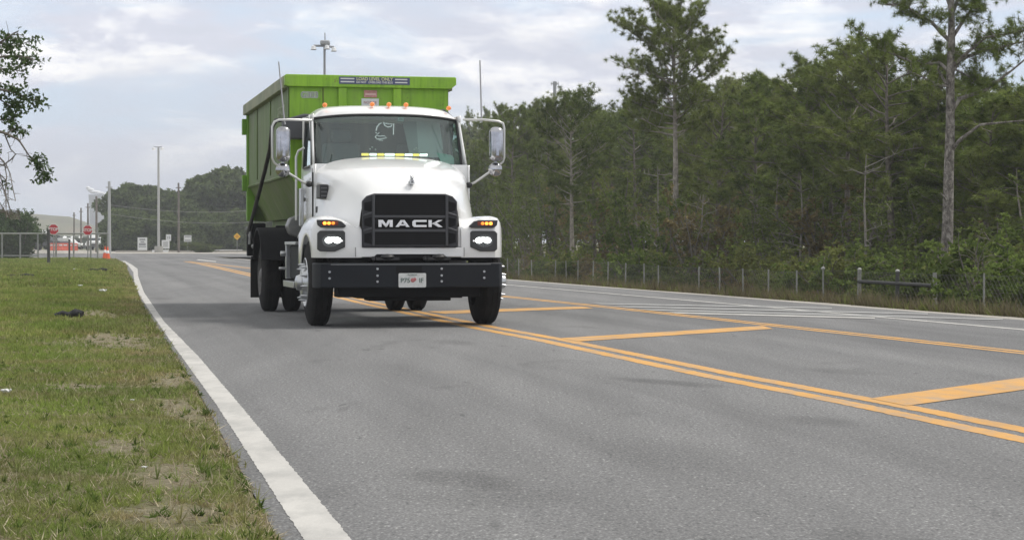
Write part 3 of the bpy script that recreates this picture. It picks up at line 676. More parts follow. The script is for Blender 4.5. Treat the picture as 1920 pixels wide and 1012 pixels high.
# cab interior
ci = MB(); ci.box(-.9, .9, 1.25, 1.55, 1.75, 2.03); ci.box(-.9, .9, 2.18, 2.22, 1.1, 2.6)
co = ci.build('dashboard', mat('cab_interior', (.08, .09, .09), .8), T, bevel=.02)
for s in (-1, 1): MB().box(s*.5-.25, s*.5+.25, 1.95, 2.1, 1.6, 2.32).box(s*.5-.14, s*.5+.14, 1.97, 2.07, 2.34, 2.50).build('seat', mat('seat_cloth', (.16, .175, .18), .9), T, bevel=.04)
MB().lathe((.5, 1.62, 2.10), [(-.012, .20), (0, .212), (.012, .20), (0, .188), (-.012, .20)], 'y', 28).box(.32, .68, 1.61, 1.63, 2.09, 2.11).build('steering_wheel', black, T)
# things on and behind the glass
lbm = [mat('bar_yellow', (.8, .62, .1), .4, emit=(1, .75, .15), es=1.1), mat('bar_white', (.9, .9, .88), .4, emit=(1, 1, .95), es=1.3)]
xx = -.385; seq = [(0, .11), (1, .11), (0, .10), (1, .15), (0, .13), (1, .12), (0, .09), (1, .12)]
for c_, w in seq:
    w *= .93
    MB().box(xx+.004, xx+w-.004, wy(xx, 2.13)+.02, wy(xx, 2.13)+.05, 2.115, 2.148).build('light_bar', lbm[c_], T, bevel=.008); xx += w
def onglass(pts, m, name, off=-.004, parent=T):
    return MB().add([(x, wy(x, z)+off, z) for x, z in pts], [tuple(range(len(pts)))]).build(name, m, parent, smooth=0)
onglass([(.13, 2.575), (.21, 2.575), (.21, 2.63), (.13, 2.63)], mat('sticker', (.45, .60, .56), .5), 'sticker', .01)
onglass([(.145, 2.595), (.195, 2.595), (.195, 2.61), (.145, 2.61)], mat('sticker_dark', (.12, .2, .18), .5), 'sticker', .008)
onglass([(.60, 2.17), (.66, 2.03), (.84, 2.01), (.855, 2.10), (.83, 2.14)], mat('mint_paper', (.40, .72, .60), .6), 'paper_sheet', .02)
chalk = mat('white_decal', (.30, .38, .37), .6)
st = MB()
def stroke(pts, w=.010):
    st.tube([(x, wy(x, z)+.004, z) for x, z in pts], w, 5)
stroke([(-.17, 2.44), (-.155, 2.49), (-.12, 2.53), (-.09, 2.545)]); stroke([(-.18, 2.42), (-.15, 2.40), (-.13, 2.42)], .008)
stroke([(-.06, 2.555), (-.05, 2.51), (-.01, 2.49), (.03, 2.50), (.05, 2.53), (.0, 2.535), (-.045, 2.54)], .011); stroke([(.07, 2.54), (.06, 2.47), (.05, 2.39)], .010)
stroke([(-.17, 2.38), (-.19, 2.36), (-.17, 2.33), (-.08, 2.34), (-.04, 2.35), (-.07, 2.375), (-.14, 2.37), (-.17, 2.385)], .009); stroke([(-.15, 2.32), (-.09, 2.315)], .008)
st.build('decal', chalk, T)
ds = MB()
for x, z in ((-.27, 2.20), (-.24, 2.225), (-.20, 2.195), (.30, 2.20), (.33, 2.22), (.36, 2.20)): ds.ball((x, wy(x, z)+.006, z), .012, .004, .010, 8, 6)
ds.build('suction_cup', chalk, T)
onglass([(.30, 2.12), (.42, 2.12), (.44, 2.60), (.25, 2.60)], mat('reflection_grey', (.36, .40, .39), .9), 'glass_reflection', .35)  # grey panel added behind the glass in place of windshield reflections
onglass([(.42, 2.12), (.78, 2.12), (.78, 2.60), (.44, 2.60)], mat('reflection_pale', (.62, .67, .65), .9), 'glass_reflection', .36)  # paler added panel, brighter part of the painted reflection
for c_ in list(T.children):
    if c_.name.split('.')[0] in ('roof', 'cab_body', 'windshield', 'windshield_seal', 'side_window', 'window_trim', 'door_handle', 'door_gap_seal', 'wiper', 'dashboard', 'seat', 'steering_wheel', 'light_bar', 'sticker', 'paper_sheet', 'decal', 'suction_cup', 'glass_reflection'): c_.location.x += .035
# mirrors with tubular brackets
mchrome = mat('mirror_chrome', (.42, .42, .44), .14, 1, var=.25, vscale=9)
for s in (-1, 1):
    zs = .03 if s > 0 else 0
    ym = .80
    if s < 0: path = [(-.99, .95, 2.555), (-1.30, ym, 2.55), (-1.42, ym, 2.545), (-1.475, ym, 2.52), (-1.505, ym, 2.46), (-1.505, ym, 2.07), (-1.48, ym, 2.01), (-1.40, ym, 1.94), (-1.10, .85, 1.76), (-1.0, .95, 1.73)]
    else: path = [(.97, .95, 2.59), (1.20, ym, 2.585), (1.40, ym, 2.565), (1.46, ym, 2.54), (1.475, ym, 2.48), (1.475, ym, 2.10), (1.46, ym, 2.05), (1.39, ym, 1.985), (1.10, .85, 1.78), (1.0, .95, 1.73)]
    mb = MB().tube(path, .016, 10).build('mirror_arm', mat('satin_tube', (.62, .62, .60), .35, .6), T, smooth=80)
    MB().ball((1.03*s, .88, 1.745), .045, .06, .04).build('mount', black, mb)
    cx = -1.37 if s < 0 else 1.365
    mh = MB().box(cx-.088, cx+.088, ym-.12, ym+.05, 2.02+zs, 2.46+zs).build('mirror', mchrome, T, bevel=.07, seg=6, smooth=80)
    MB().box(cx-.075, cx+.075, ym+.051, ym+.056, 2.05+zs, 2.43+zs).build('mirror_glass', mat('mirror_glass', (.6, .62, .65), .03, 1), mh)
    MB().lathe((cx+.0*s, ym-.04, 1.92+zs), [(0, 0), (.01, .05), (.03, .08), (.06, .092), (.075, .09)], 'y', 24).build('convex_mirror', mchrome, T, smooth=80)
    MB().box(cx-.015, cx+.015, ym, ym+.02, 1.98+zs, 2.04+zs).build('bracket', brushed, mh)
    MB().tube([(s*1.0, 1.65, 2.24), (s*1.07, 1.7, 2.20), (s*1.10, 1.7, 2.12), (s*1.10, 1.7, 1.30)], .016, 8).build('grab_rail', mat('satin_tube', (.5,)*3), T, smooth=80)
    MB().box(*sorted((s*.99, s*1.035)), 1.78, 1.95, 1.22, 1.72).build('exhaust_guard', brushed, T, bevel=.01)
MB().tube([(-1.32, 1.0, 2.50), (-1.33, 1.0, 2.55), (-1.40, 1.0, 3.29)], .012, 6, .008).build('antenna', mat('antenna_grey', (.35, .35, .37), .5), T)
MB().tube([(1.22, 1.0, 2.56), (1.22, 1.0, 2.62), (1.20, 1.0, 3.36)], .013, 6, .009).build('antenna', MATS['antenna_grey'], T)
# rack of hydraulics behind the cab and tarp arm
hb_ = MB(); hb_.prism([(-1.17, 2.40), (-1.17, 2.66), (-.9, 2.74), (.95, 2.74), (1.15, 2.66), (1.15, 2.40)], 2.55, 2.80)
ho_ = hb_.build('tarp_housing', mat('housing_grey', (.06, .062, .07), .5, var=.2), T, bevel=.02)
hs_ = MB(); hs_.tube([(.92, 2.3, 2.78), (.99, 2.4, 2.80), (1.06, 2.5, 2.77), (1.12, 2.5, 2.72), (1.14, 2.55, 2.5), (1.1, 2.6, 2.2)], .022, 8); hs_.tube([(.95, 2.45, 2.72), (1.04, 2.45, 2.70), (1.09, 2.5, 2.6), (1.08, 2.5, 2.2), (1.05, 2.5, 1.6)], .03, 8)
hs_.build('hydraulic_hose', black, T, smooth=80)
MB().tube([(-1.10, 2.75, 2.67), (-1.24, 2.8, 2.66), (-1.285, 2.9, 2.58), (-1.29, 3.1, 2.30), (-1.29, 3.8, 2.02), (-1.29, 5.6, 1.40), (-1.27, 6.6, 1.15)], .03, 10).build('tarp_arm', black, T, smooth=80)
rk = MB(); rk.box(-.62, -.50, 2.9, 9.0, 1.0, 1.28); rk.box(.50, .62, 2.9, 9.0, 1.0, 1.28); rk.box(-.62, .62, 3.4, 3.6, 1.05, 1.2); rk.cyl((-.85, 6.5, 1.18), .09, .35, 'x', 14)
rk.box(-1.22, -1.02, 6.35, 6.75, .98, 1.30); rk.box(-1.28, -1.10, 6.55, 6.72, .80, 1.12); rk.box(-1.0, -.6, 6.3, 6.6, 1.02, 1.14)
rk.build('hoist_frame', chassis, T, bevel=.01)
rs = MB(); rs.cyl((-1.27, 6.5, 1.13), .05, .16, 'x', 12); rs.tube([(-1.24, 6.4, 1.32), (-1.26, 6.4, .98)], .025, 8); rs.cyl((-1.30, 6.6, 1.22), .03, .14, 'x', 12); rs.ball((-1.2, 6.3, .95), .05, .05, .04)
rs.build('hoist_fitting', mat('worn_steel', (.30, .30, .30), .5, .6, var=.3), T)
MB().cyl((-.80, 4.0, 1.24), .16, .3, 'y', 8).build('hydraulic_tank', MATS['worn_steel'], T, bevel=.02)

# ------------------------------------------------------------------ container
def _green(nt, b, noise):
    a = noise(1.2, 6, .7, (3, 3, .35)); f = noise(9, 7, .75); d = noise(2.2, 8, .75, (1, 1, .6), .5)
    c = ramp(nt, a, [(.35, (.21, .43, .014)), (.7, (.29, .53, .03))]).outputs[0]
    c = mix(nt, ramp(nt, d, [(.52, 0), (.70, .4)]).outputs[0], c, (.20, .30, .08))
    c = mix(nt, ramp(nt, f, [(.60, 0), (.68, .8)]).outputs[0], c, (.15, .085, .04)); c = mix(nt, 1.0, c, ramp(nt, noise(3.0, 6, .7, (5, 5, .3)), [(.30, (.68, .70, .66)), (.52, (1, 1, 1))]).outputs[0], 'MULTIPLY')
    lk(nt, c, b.inputs['Base Color']); b.inputs['Roughness'].default_value = .5
    bump(nt, b, f, .15, .01)
green = surf('green_container_paint', _green)
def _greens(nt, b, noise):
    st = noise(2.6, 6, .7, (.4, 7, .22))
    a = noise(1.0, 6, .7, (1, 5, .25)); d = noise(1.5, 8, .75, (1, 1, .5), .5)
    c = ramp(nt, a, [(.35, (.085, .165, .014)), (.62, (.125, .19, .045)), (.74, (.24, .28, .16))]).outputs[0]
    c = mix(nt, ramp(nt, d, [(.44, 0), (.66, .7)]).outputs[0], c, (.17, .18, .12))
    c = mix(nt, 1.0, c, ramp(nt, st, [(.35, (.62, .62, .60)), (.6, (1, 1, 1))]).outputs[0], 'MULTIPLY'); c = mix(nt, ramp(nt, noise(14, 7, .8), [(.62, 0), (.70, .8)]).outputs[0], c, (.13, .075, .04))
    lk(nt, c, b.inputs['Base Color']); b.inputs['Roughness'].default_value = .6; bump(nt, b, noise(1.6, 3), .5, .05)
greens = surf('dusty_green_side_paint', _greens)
C0, C1 = 2.95, 9.0
D = empty('waste_container', (T.location.x+.055, T.location.y+.013, 0), T.rotation_euler.z, label='tall bright green open-top steel waste container carried on the white truck', cat='container')
def sec(y, inset=0):
    q = 1.10-inset
    return [(-q, y, 3.14), (-q, y, 1.95), (-.80, y, 1.36), (.80, y, 1.36), (q, y, 1.95), (q, y, 3.14)]
cb = MB(); cb.grid([sec(C0), sec(C0+1.0), sec(C1)])
cb.grid([[(-x, C1-.02, z) for x, z in ((1.1, 3.14), (1.1, 1.36))], [(x, C1-.02, z) for x, z in ((1.1, 3.14), (1.1, 1.36))]])
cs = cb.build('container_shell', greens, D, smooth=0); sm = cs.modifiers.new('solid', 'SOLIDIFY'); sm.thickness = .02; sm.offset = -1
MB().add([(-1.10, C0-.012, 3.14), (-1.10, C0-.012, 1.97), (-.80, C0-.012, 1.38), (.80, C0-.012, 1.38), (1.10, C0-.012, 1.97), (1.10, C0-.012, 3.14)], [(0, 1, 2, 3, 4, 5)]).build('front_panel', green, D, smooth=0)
rl = MB(); rl.prism([(-1.17, 3.15), (-1.17, 3.28), (-1.155, 3.295), (1.19, 3.295), (1.205, 3.28), (1.205, 3.19), (1.13, 3.13), (-1.12, 3.13)], C0-.09, C0+.06)
rl.build('front_rail', green, D, bevel=.008)
for s in (-1, 1):
    MB().box(*sorted((1.08*s, 1.18*s)), C0+.06, C1, 3.115, 3.285).build('side_rail', mat('worn_rail', (.22, .25, .15), .6, var=.3, vscale=3, dirt=(.26, .17, .12), dscale=3), D, bevel=.012)
    for y in (C0+.02, C0+2.4, C0+4.4):
        MB().box(*sorted((1.10*s, 1.115*s)), y, y+.10, 2.0, 3.16).build('side_stake', greens, D, bevel=.01)
    MB().box(*sorted((1.0*s, 1.13*s)), C1-.16, C1, 1.36, 3.16).build('rear_post', mat('rear_post_green', (.13, .28, .02), .55, var=.2), D, bevel=.01)
    for z in (2.93, 2.0):
        hg = MB().box(*sorted((1.13*s, 1.20*s)), C1-.10, C1+.02, z-.14, z+.12).cyl((1.17*s, C1+.03, z-.12), .03, .22, 'z', 10).build('hinge', MATS['rear_post_green'], D, bevel=.008)
    # lower kick rib along the sloped side
    MB().tube([(1.10*s, C0+.1, 1.93), (1.10*s, C1-.1, 1.93)], .022, 6).build('side_rib', greens, D)
MB().box(-.7, -.55, C0+.3, C1, 1.26, 1.36).box(.55, .7, C0+.3, C1, 1.26, 1.36).box(-.80, .80, C0+.02, C0+.16, 1.36, 1.46).build('skid_rail', greens, D, bevel=.008)
for x in (-.375, .385):
    MB().box(x-.06, x+.055, C0-.07, C0-.012, 2.2, 3.13).build('front_stake', green, D, bevel=.01)
MB().tube([(-.64, C0-.018, 3.12), (-.64, C0-.018, 2.6)], .006, 5).build('weld_seam', mat('rust', (.12, .08, .04), .9), D)
# banner and signs
bn = MB().box(-.43, .55, C0-.096, C0-.088, 3.175, 3.272).build('notice_banner', mat('banner_navy', (.075, .085, .17), .5, var=.2), D)
bw = mat('banner_white', (.62, .63, .60), .6)
bs = MB(); 
for z0, z1 in ((3.238, 3.256), (3.196, 3.214)):
    bs.box(-.41, -.22, C0-.098, C0-.096, z0, z1); bs.box(.345, .515, C0-.098, C0-.096, z0, z1)
bs.build('stripe', bw, bn, smooth=0)
text('LOAD LEVEL ONLY', .062, mat('banner_yellow', (.60, .60, .36), .6), bn, (.06, C0-.0985, 3.246), bold=.0012, xs=.95, name='lettering')
text('DO NOT   OVERLOAD THIS BOX', .040, bw, bn, (.06, C0-.0985, 3.20), bold=.001, xs=.85, name='lettering')
w1 = MB().box(-.075, .105, C0-.022, C0-.014, 3.0, 3.10).build('danger_sign', mat('sign_red_worn', (.50, .22, .20), .6, var=.3, vscale=20, dirt=(.6, .5, .48), dscale=12), D)
MB().box(-.06, .09, C0-.024, C0-.022, 3.03, 3.06).build('stripe', mat('sign_pink', (.68, .45, .42), .6), w1)
w2 = MB().box(-.11, .13, C0-.022, C0-.014, 2.80, 2.985).build('white_notice', mat('sign_white', (.68, .70, .70), .6), D)
text('NOTICE', .05, MATS['sign_red_worn'], w2, (.01, C0-.025, 2.93))
gd = MB().box(-.95, -.70, C0-.0155, C0-.0125, 2.975, 3.065).build('number_patch', mat('patch_green', (.22, .44, .06), .6), D)
text('G303', .115, mat('letter_white', (.85, .85, .85), .6), gd, (-.825, C0-.018, 3.02), bold=.006, xs=.92, name='number')
text('G303', .115, mat('letter_black', (.02, .02, .03), .6), gd, (-.825, C0-.022, 3.02), bold=-.001, xs=.92, name='number')
# stencilled words down the side
sv = text('CAPACITY', .20, mat('side_letter', (.35, .40, .28), .7), D, (-1.103, C0+1.0, 2.85), name='side_lettering'); sv.rotation_euler = (0, R(90), R(-90)); sv.rotation_euler = (R(0), R(0), R(-90))

# ------------------------------------------------------------------ vegetation builders
def leaves(cent, dirs, K, length, width, spread, quad=True, seed=1):
    r = np.random.default_rng(seed); N = len(cent); c = np.repeat(cent, K, 0); d = np.repeat(dirs, K, 0)
    n = d*(1-spread)+r.normal(size=(N*K, 3))*spread; n /= np.linalg.norm(n, axis=1)[:, None]+1e-9
    s = np.cross(n, r.normal(size=(N*K, 3))); s /= np.linalg.norm(s, axis=1)[:, None]+1e-9
    L = length*r.uniform(.6, 1.25, (N*K, 1)); w = width*r.uniform(.7, 1.3, (N*K, 1))
    if quad: v = np.stack([c, c+n*L*.5+s*w*.5, c+n*L, c+n*L*.5-s*w*.5], 1)
    else: v = np.stack([c-s*w*.5, c+s*w*.5, c+n*L], 1)
    return v.reshape(-1, 3), v.shape[1]
def tints(N, K, k, r, lo=0, hi=1):
    t = np.repeat(r.uniform(lo, hi, N), K)*.65+r.uniform(0, 1, N*K)*.35
    return np.repeat(t, k)
def pine_mesh(seed, h, cb, spread, nl=34, rt=.12, top=.55, K=22, droop=.0, trunk_bend=.15, nlen=.24, dens=1.0, bare=4, nw=.017):
    r = random.Random(seed); nr = np.random.default_rng(seed); tb = MB(); cs_, ds_ = [], []
    ph = r.uniform(0, 6); pts = [(trunk_bend*math.sin(ph+t*2.2)*t, trunk_bend*math.cos(ph*1.3+t*1.7)*t, t*h) for t in [i/12 for i in range(13)]]
    tb.tube([(p[0], p[1], p[2]-.15 if i == 0 else p[2]) for i, p in enumerate(pts)], rt, 12, rt*.15)
    def tp(z): t = z/h*12; i = min(11, int(t)); q = t-i; return Vector(pts[i]).lerp(Vector(pts[i+1]), q)
    for i in range(nl+bare):
        bareb = i >= nl
        t = (i+.5)/nl if not bareb else -r.uniform(.1, .8)*(cb/(h-cb) if cb < h else 0)
        z = cb+(h-cb)*t*.97 if not bareb else cb*r.uniform(.45, .95)
        prof = (max(.36, max(.01, 1-((t-.40)/.62)**2.8)**.5) if t > .40 else .6+.4*t/.40) if t > 0 else .4
        L = spread*prof*r.uniform(.6, 1.1)*(1 if not bareb else .45)
        a = i*2.4+r.uniform(-.4, .4); o = tp(z); el = R(r.uniform(-5, 28))+max(0, t)**2*.75-droop
        d = Vector((math.cos(a)*math.cos(el), math.sin(a)*math.cos(el), math.sin(el)))
        path = [o]; p = o.copy()
        for k in range(5):
            d = (d+Vector((r.uniform(-.22, .22), r.uniform(-.22, .22), r.uniform(-.12, .22)))).normalized(); p = p+d*L/5; path.append(p.copy())
        tb.tube(path, rt*(.24 if L > .8 else .16), 5, .006)
        if bareb and r.random() < .7: continue
        m = max(3, int(8*dens*max(.5, L/1.2)))
        for k in range(m):
            q = r.uniform(.30, 1); j = min(4, int(q*5)); b0 = path[j].lerp(path[j+1], q*5-j)
            dd = (d+Vector((r.uniform(-1, 1), r.uniform(-1, 1), r.uniform(-.5, .8)))).normalized(); l = L*r.uniform(.15, .34)+.12
            b1 = b0+dd*l*.5+Vector((0, 0, r.uniform(0, .05))); b2 = b1+(dd+Vector((0, 0, .25))).normalized()*l*.5
            tb.tube([b0, b1, b2], .012, 3, .004)
            for w in range(3):
                q2 = .45+.275*w; pp = b0.lerp(b2, q2)+Vector([r.gauss(0, .045) for _ in range(3)]); cs_.append(pp); ds_.append((dd*.6+Vector((0, 0, .7))).normalized())
        cs_.append(path[-1]); ds_.append(d)
    c = np.array([tuple(v) for v in cs_]); dn = np.array([tuple(v) for v in ds_])
    v, k = leaves(c, dn, K*2, nlen*.68, nw, .82, False, seed)
    cm = npmesh('crown', v, None, k, needle, tints(len(c), K*2, k, nr))
    return tb.mesh('trunk', bark, smooth=60, recalc=False), cm
def broad_mesh(seed, h, spread, m, n_limbs=9, ntw=22, K=9, lsize=.085, base=.15, trunk=True, bark_m=None, fill=1.0):
    """multi-stemmed shrub or small broadleaved tree"""
    r = random.Random(seed); nr = np.random.default_rng(seed); tb = MB(); cs_ = []; ds_ = []
    for i in range(n_limbs):
        a = r.uniform(0, 6.28); el = R(r.uniform(38, 86)); L = h*r.uniform(.65, 1.05); d = Vector((math.cos(a)*math.cos(el)*spread/h*1.6, math.sin(a)*math.cos(el)*spread/h*1.6, math.sin(el))).normalized()
        p = Vector((r.uniform(-.1, .1)*spread, r.uniform(-.1, .1)*spread, -.1)); path = [p]
        for k in range(6): d = (d+Vector((r.uniform(-.2, .2), r.uniform(-.2, .2), r.uniform(-.1, .15)))).normalized(); p = p+d*L/6; path.append(p.copy())
        tb.tube(path, .012+.010*h, 5, .005)
        for k in range(ntw):
            q = r.uniform(base, 1); j = min(5, int(q*6)); b0 = path[j].lerp(path[j+1], q*6-j); dd = Vector((r.gauss(0, 1), r.gauss(0, 1), r.gauss(.2, .7))).normalized(); l = spread*r.uniform(.10, .42)
            b1 = b0+dd*l; tb.tube([b0, b0.lerp(b1, .5)+Vector((0, 0, .03)), b1], .008, 3, .003)
            for w in range(5): cs_.append(b0.lerp(b1, .25+.75*w/4)+Vector([r.gauss(0, .05*fill) for _ in range(3)])); ds_.append(dd)
    c = np.array([tuple(v) for v in cs_]); dn = np.array([tuple(v) for v in ds_])
    v, k = leaves(c, dn, K, lsize, lsize*.55, .75, True, seed)
    return tb.mesh('stem', bark_m or barkg, smooth=60, recalc=False), npmesh('foliage', v, None, k, m, tints(len(c), K, k, nr))
def plant(name, tn, cn, meshes, loc, rz, sc, **kw):
    e = empty(name, loc, rz, **kw); e.scale = (sc[0], sc[0], sc[1]) if isinstance(sc, tuple) else (sc,)*3
    link(tn, meshes[0], e); link(cn, meshes[1], e); return e

PN = [pine_mesh(11, 7.2, 2.6, 1.75, 36, .10), pine_mesh(12, 7.0, 1.9, 1.5, 40, .09), pine_mesh(13, 7.6, 3.2, 2.0, 32, .11, trunk_bend=.3), pine_mesh(14, 6.6, 1.4, 1.6, 40, .08), pine_mesh(15, 7.2, 3.6, 1.6, 26, .09, dens=.8)]
BR = [broad_mesh(21, 5.5, 1.5, leafg, 7, 32, 5, .085), broad_mesh(22, 5.0, 1.4, leafg, 8, 28, 5, .085), broad_mesh(23, 4.6, 1.2, leafo, 8, 26, 7, .09)]
SH = [broad_mesh(31, 1.9, 1.1, leafg, 12, 20, 9, .085, .05), broad_mesh(32, 1.6, 1.1, leafb, 12, 18, 9, .09, .05), broad_mesh(33, 1.7, 1.0, leafg, 13, 20, 8, .07, .02), broad_mesh(34, 1.5, .9, leafo, 12, 14, 7, .07, .02)]
BA = broad_mesh(35, 2.6, 1.0, dryleaf, 14, 12, 1, .05, .2)

def line_pt(px, off):       # point on the line off metres right of the road edge, seen at photo column px
    k = (px-960)/F; d = (13.15+off*1.031)/(k+.252); return k*d, d
def gz(off): return zr(off*1.031)
def zone(px):
    return ('between the truck and the pale straight pine', 'between the pale straight pine and the tallest pine', 'just right of the tallest pine', 'left of the nearest big trunk', 'right of the nearest big trunk')[sum(px > v for v in (1073, 1266, 1500, 1772))]
# the standout trees
x, d = line_pt(1266, 5.5)
T2 = pine_mesh(41, 8.0, 4.6, 1.80, 50, .125, K=30, trunk_bend=.08, bare=18, dens=1.6, nlen=.20, nw=.012)
plant('pine_tree', 'trunk', 'crown', T2, (x, d, gz(6)), .4, 1, label='tallest pine with a rounded open crown rising well above the wood', cat='pine tree')
x, d = line_pt(1073, 7)
plant('pine_tree', 'trunk', 'crown', pine_mesh(42, 6.7, 3.0, 1.85, 46, .10, K=22, trunk_bend=.06), (x, d, gz(7)), 1.3, (1, (CH+(453-186)/F*d-gz(7))/7.1), label='rounded dense pine with a pale straight trunk, right of the truck mirror', cat='pine tree')
x, d = line_pt(1772, 4.6)
# near right pine: long bare trunk and explicit limbs
def near_pine():
    b = gz(4.6); tb = MB(); r = random.Random(5); cs_ = []; ds_ = []
    tr = [P(1774, 575, d), P(1774, 500, d), P(1777, 420, d), P(1779, 330, d), P(1782, 240, d), P(1782, 160, d), P(1784, 80, d), P(1784, 0, d), P(1786, -90, d), P(1784, -150, d)]
    tr[0].z = b-.2
    org = Vector((tr[0].x, d, b)); loc = lambda p: p-org
    rr = [.165, .118, .102, .096, .090, .080, .068, .055, .04, .02]
    n = 16; vv = []
    for j, p in enumerate(tr):
        for i in range(n):
            a = 2*math.pi*i/n; q = rr[j]*(1+.06*math.sin(i*3+j)); vv.append(tuple(loc(p)+Vector((q*math.cos(a), q*math.sin(a), 0))))
    tb.add(vv, [(j*n+i, j*n+(i+1) % n, (j+1)*n+(i+1) % n, (j+1)*n+i) for j in range(len(tr)-1) for i in range(n)])
    def limb(pp, r0, dy, tuft=1.0, sub=7, L=.5):
        pts = [loc(P(px, py, d+dy*i/(len(pp)-1))) for i, (px, py) in enumerate(pp)]; tb.tube(pts, r0, 7, .009); m = len(pts)-1
        for k in range(int(sub*6*tuft)):
            q = r.uniform(.28, 1)*m; j = min(m-1, int(q)); b0 = pts[j].lerp(pts[j+1], q-j); dd = Vector((r.gauss(0, 1), r.gauss(0, 1), r.gauss(.15, .6))).normalized(); l = L*r.uniform(.3, 1)
            b1 = b0+dd*l*.55; b2 = b1+(dd+Vector((r.gauss(0, .3), r.gauss(0, .3), .3))).normalized()*l*.45; tb.tube([b0, b1, b2], .010, 4, .004)
            for w in range(5): cs_.append(b0.lerp(b2, .45+.14*w)+Vector([r.gauss(0, .04) for _ in range(3)])); ds_.append((b2-b1).normalized())
    limb([(1782, 78), (1765, 62), (1745, 40), (1720, 28), (1695, 8), (1660, 10)], .045, -.5, 1.2)
    limb([(1780, 135), (1762, 118), (1725, 122), (1690, 108), (1650, 92), (1605, 55)], .04, .5, .9, L=.45)
    limb([(1780, 163), (1755, 158), (1730, 145), (1700, 132)], .03, -.7, .15)
    limb([(1782, 140), (1800, 112), (1835, 98), (1880, 88), (1940, 72)], .05, .3, 1.2)
    limb([(1783, 126), (1815, 98), (1850, 70), (1900, 62), (1960, 50)], .04, -.8, 1.1)
    limb([(1786, 70), (1806, 40), (1826, 10), (1850, -30)], .04, .2, 1.3)
    limb([(1780, 215), (1800, 185), (1850, 168), (1900, 130), (1960, 80)], .055, -.3, .5, L=.4)
    limb([(1782, 285), (1800, 262), (1838, 234), (1880, 230), (1960, 222)], .045, -.5, .08)
    limb([(1784, 20), (1770, -20), (1740, -60), (1700, -70)], .04, .5, 1.4)
    limb([(1784, 30), (1800, -10), (1840, -50), (1900, -60)], .04, .6, 1.4)
    limb([(1784, -60), (1775, -110), (1790, -170)], .03, .2, 1.6)
    limb([(1776, 160), (1758, 130), (1765, 90)], .03, .9, .6)
    limb([(1790, 130), (1830, 150), (1850, 165)], .02, .6, .8, L=.35)
    tb.tube([loc(P(1774, 375, d-.1)), loc(P(1764, 362, d-.25))], .025, 6, .01)
    c = np.array([tuple(v) for v in cs_]); dn = np.array([tuple(v) for v in ds_])
    v, k = leaves(c, dn, 34, .105, .007, .82, False, 9)
    e = empty('pine_tree', org, 0, label='nearest pine with a long bare scaly trunk leaving the top of the frame', cat='pine tree')
    link('trunk', tb.mesh('trunk', bark2, smooth=60, recalc=False), e); link('crown', npmesh('crown', v, None, k, needle, tints(len(c), 34, k, np.random.default_rng(2))), e)
def _bark(nt, b, noise):
    a = noise(13, 6, .75, (1, 1, .55), .5); f = noise(34, 5, .8)
    c = ramp(nt, a, [(.38, (.10, .088, .08)), (.5, (.22, .20, .18)), (.62, (.40, .375, .34))]).outputs[0]
    c = mix(nt, .5, c, ramp(nt, f, [(.3, (.6, .6, .6)), (.7, (1.25, 1.2, 1.2))]).outputs[0], 'MULTIPLY')
    lk(nt, c, b.inputs['Base Color']); b.inputs['Roughness'].default_value = 1; bump(nt, b, a, 1, .05)
bark2 = surf('scaly_pine_bark', _bark)
near_pine()
# the pine wood: (photo column, metres behind the fence line, crown-top row in the photo, variant)
rows_ = [(925, 11, 225, 3), (958, 9, 205, 0), (985, 13, 200, 1), (1025, 14, 195, 2), (1115, 10, 205, 1), (1150, 14, 215, 0), (1192, 11, 200, 4), (1228, 15, 190, 1),
         (1312, 12, 185, 3), (1345, 9, 170, 0), (1388, 13, 160, 2), (1420, 9, 150, 1), (1455, 12, 148, 0), (1490, 8, 140, 2), (1528, 13, 120, 1), (1560, 9, 130, 3),
         (1598, 8, 95, 2), (1640, 11, 75, 0), (1680, 8, 90, 2), (1716, 12, 120, 4), (1748, 9, 110, 1), (1812, 10, 205, 0), (1850, 8, 190, 3), (1886, 10, 185, 2), (1925, 8, 170, 1), (1965, 9, 160, 0)]
pbark = mat('pale_pine_bark', (.30, .27, .235), .95, var=.45, vscale=9, bump=1, bscale=22)
for o in list(bpy.data.objects):
    if o.type == 'MESH' and o.name.startswith('trunk') and o.data.users == 1 and o.data.materials[0] == bark: o.data.materials[0] = pbark
for px, off, ty, vi in rows_:
    x, d = line_pt(px, off); b = gz(off); hh = (CH+(453-ty)/F*d-b)*.955; h0 = (7.2, 7.0, 7.6, 6.6, 7.2)[vi]
    plant('pine_tree', 'trunk', 'crown', PN[vi], (x, d, b), rnd.uniform(0, 6.28), (rnd.uniform(1.0, 1.2), hh/h0), label='front pine of the wood '+zone(px), cat='pine tree', group='front pines '+zone(px))
for i in range(62):
    px = 880+i%36*32+rnd.uniform(-12, 12); off = rnd.uniform(15, 34); x, d = line_pt(px, off); b = gz(off)
    ty = 235+rnd.uniform(-15, 35) if px < 1350 else 200+rnd.uniform(-20, 30)
    vi = rnd.randrange(5); hh = CH+(453-ty)/F*d-b
    plant('pine_tree', 'trunk', 'crown', PN[vi], (x, d, b), rnd.uniform(0, 6.28), (rnd.uniform(1.2, 1.5), hh/7.1), label='pine deep in the wood '+zone(px), cat='pine tree', group='deep pines '+zone(px))
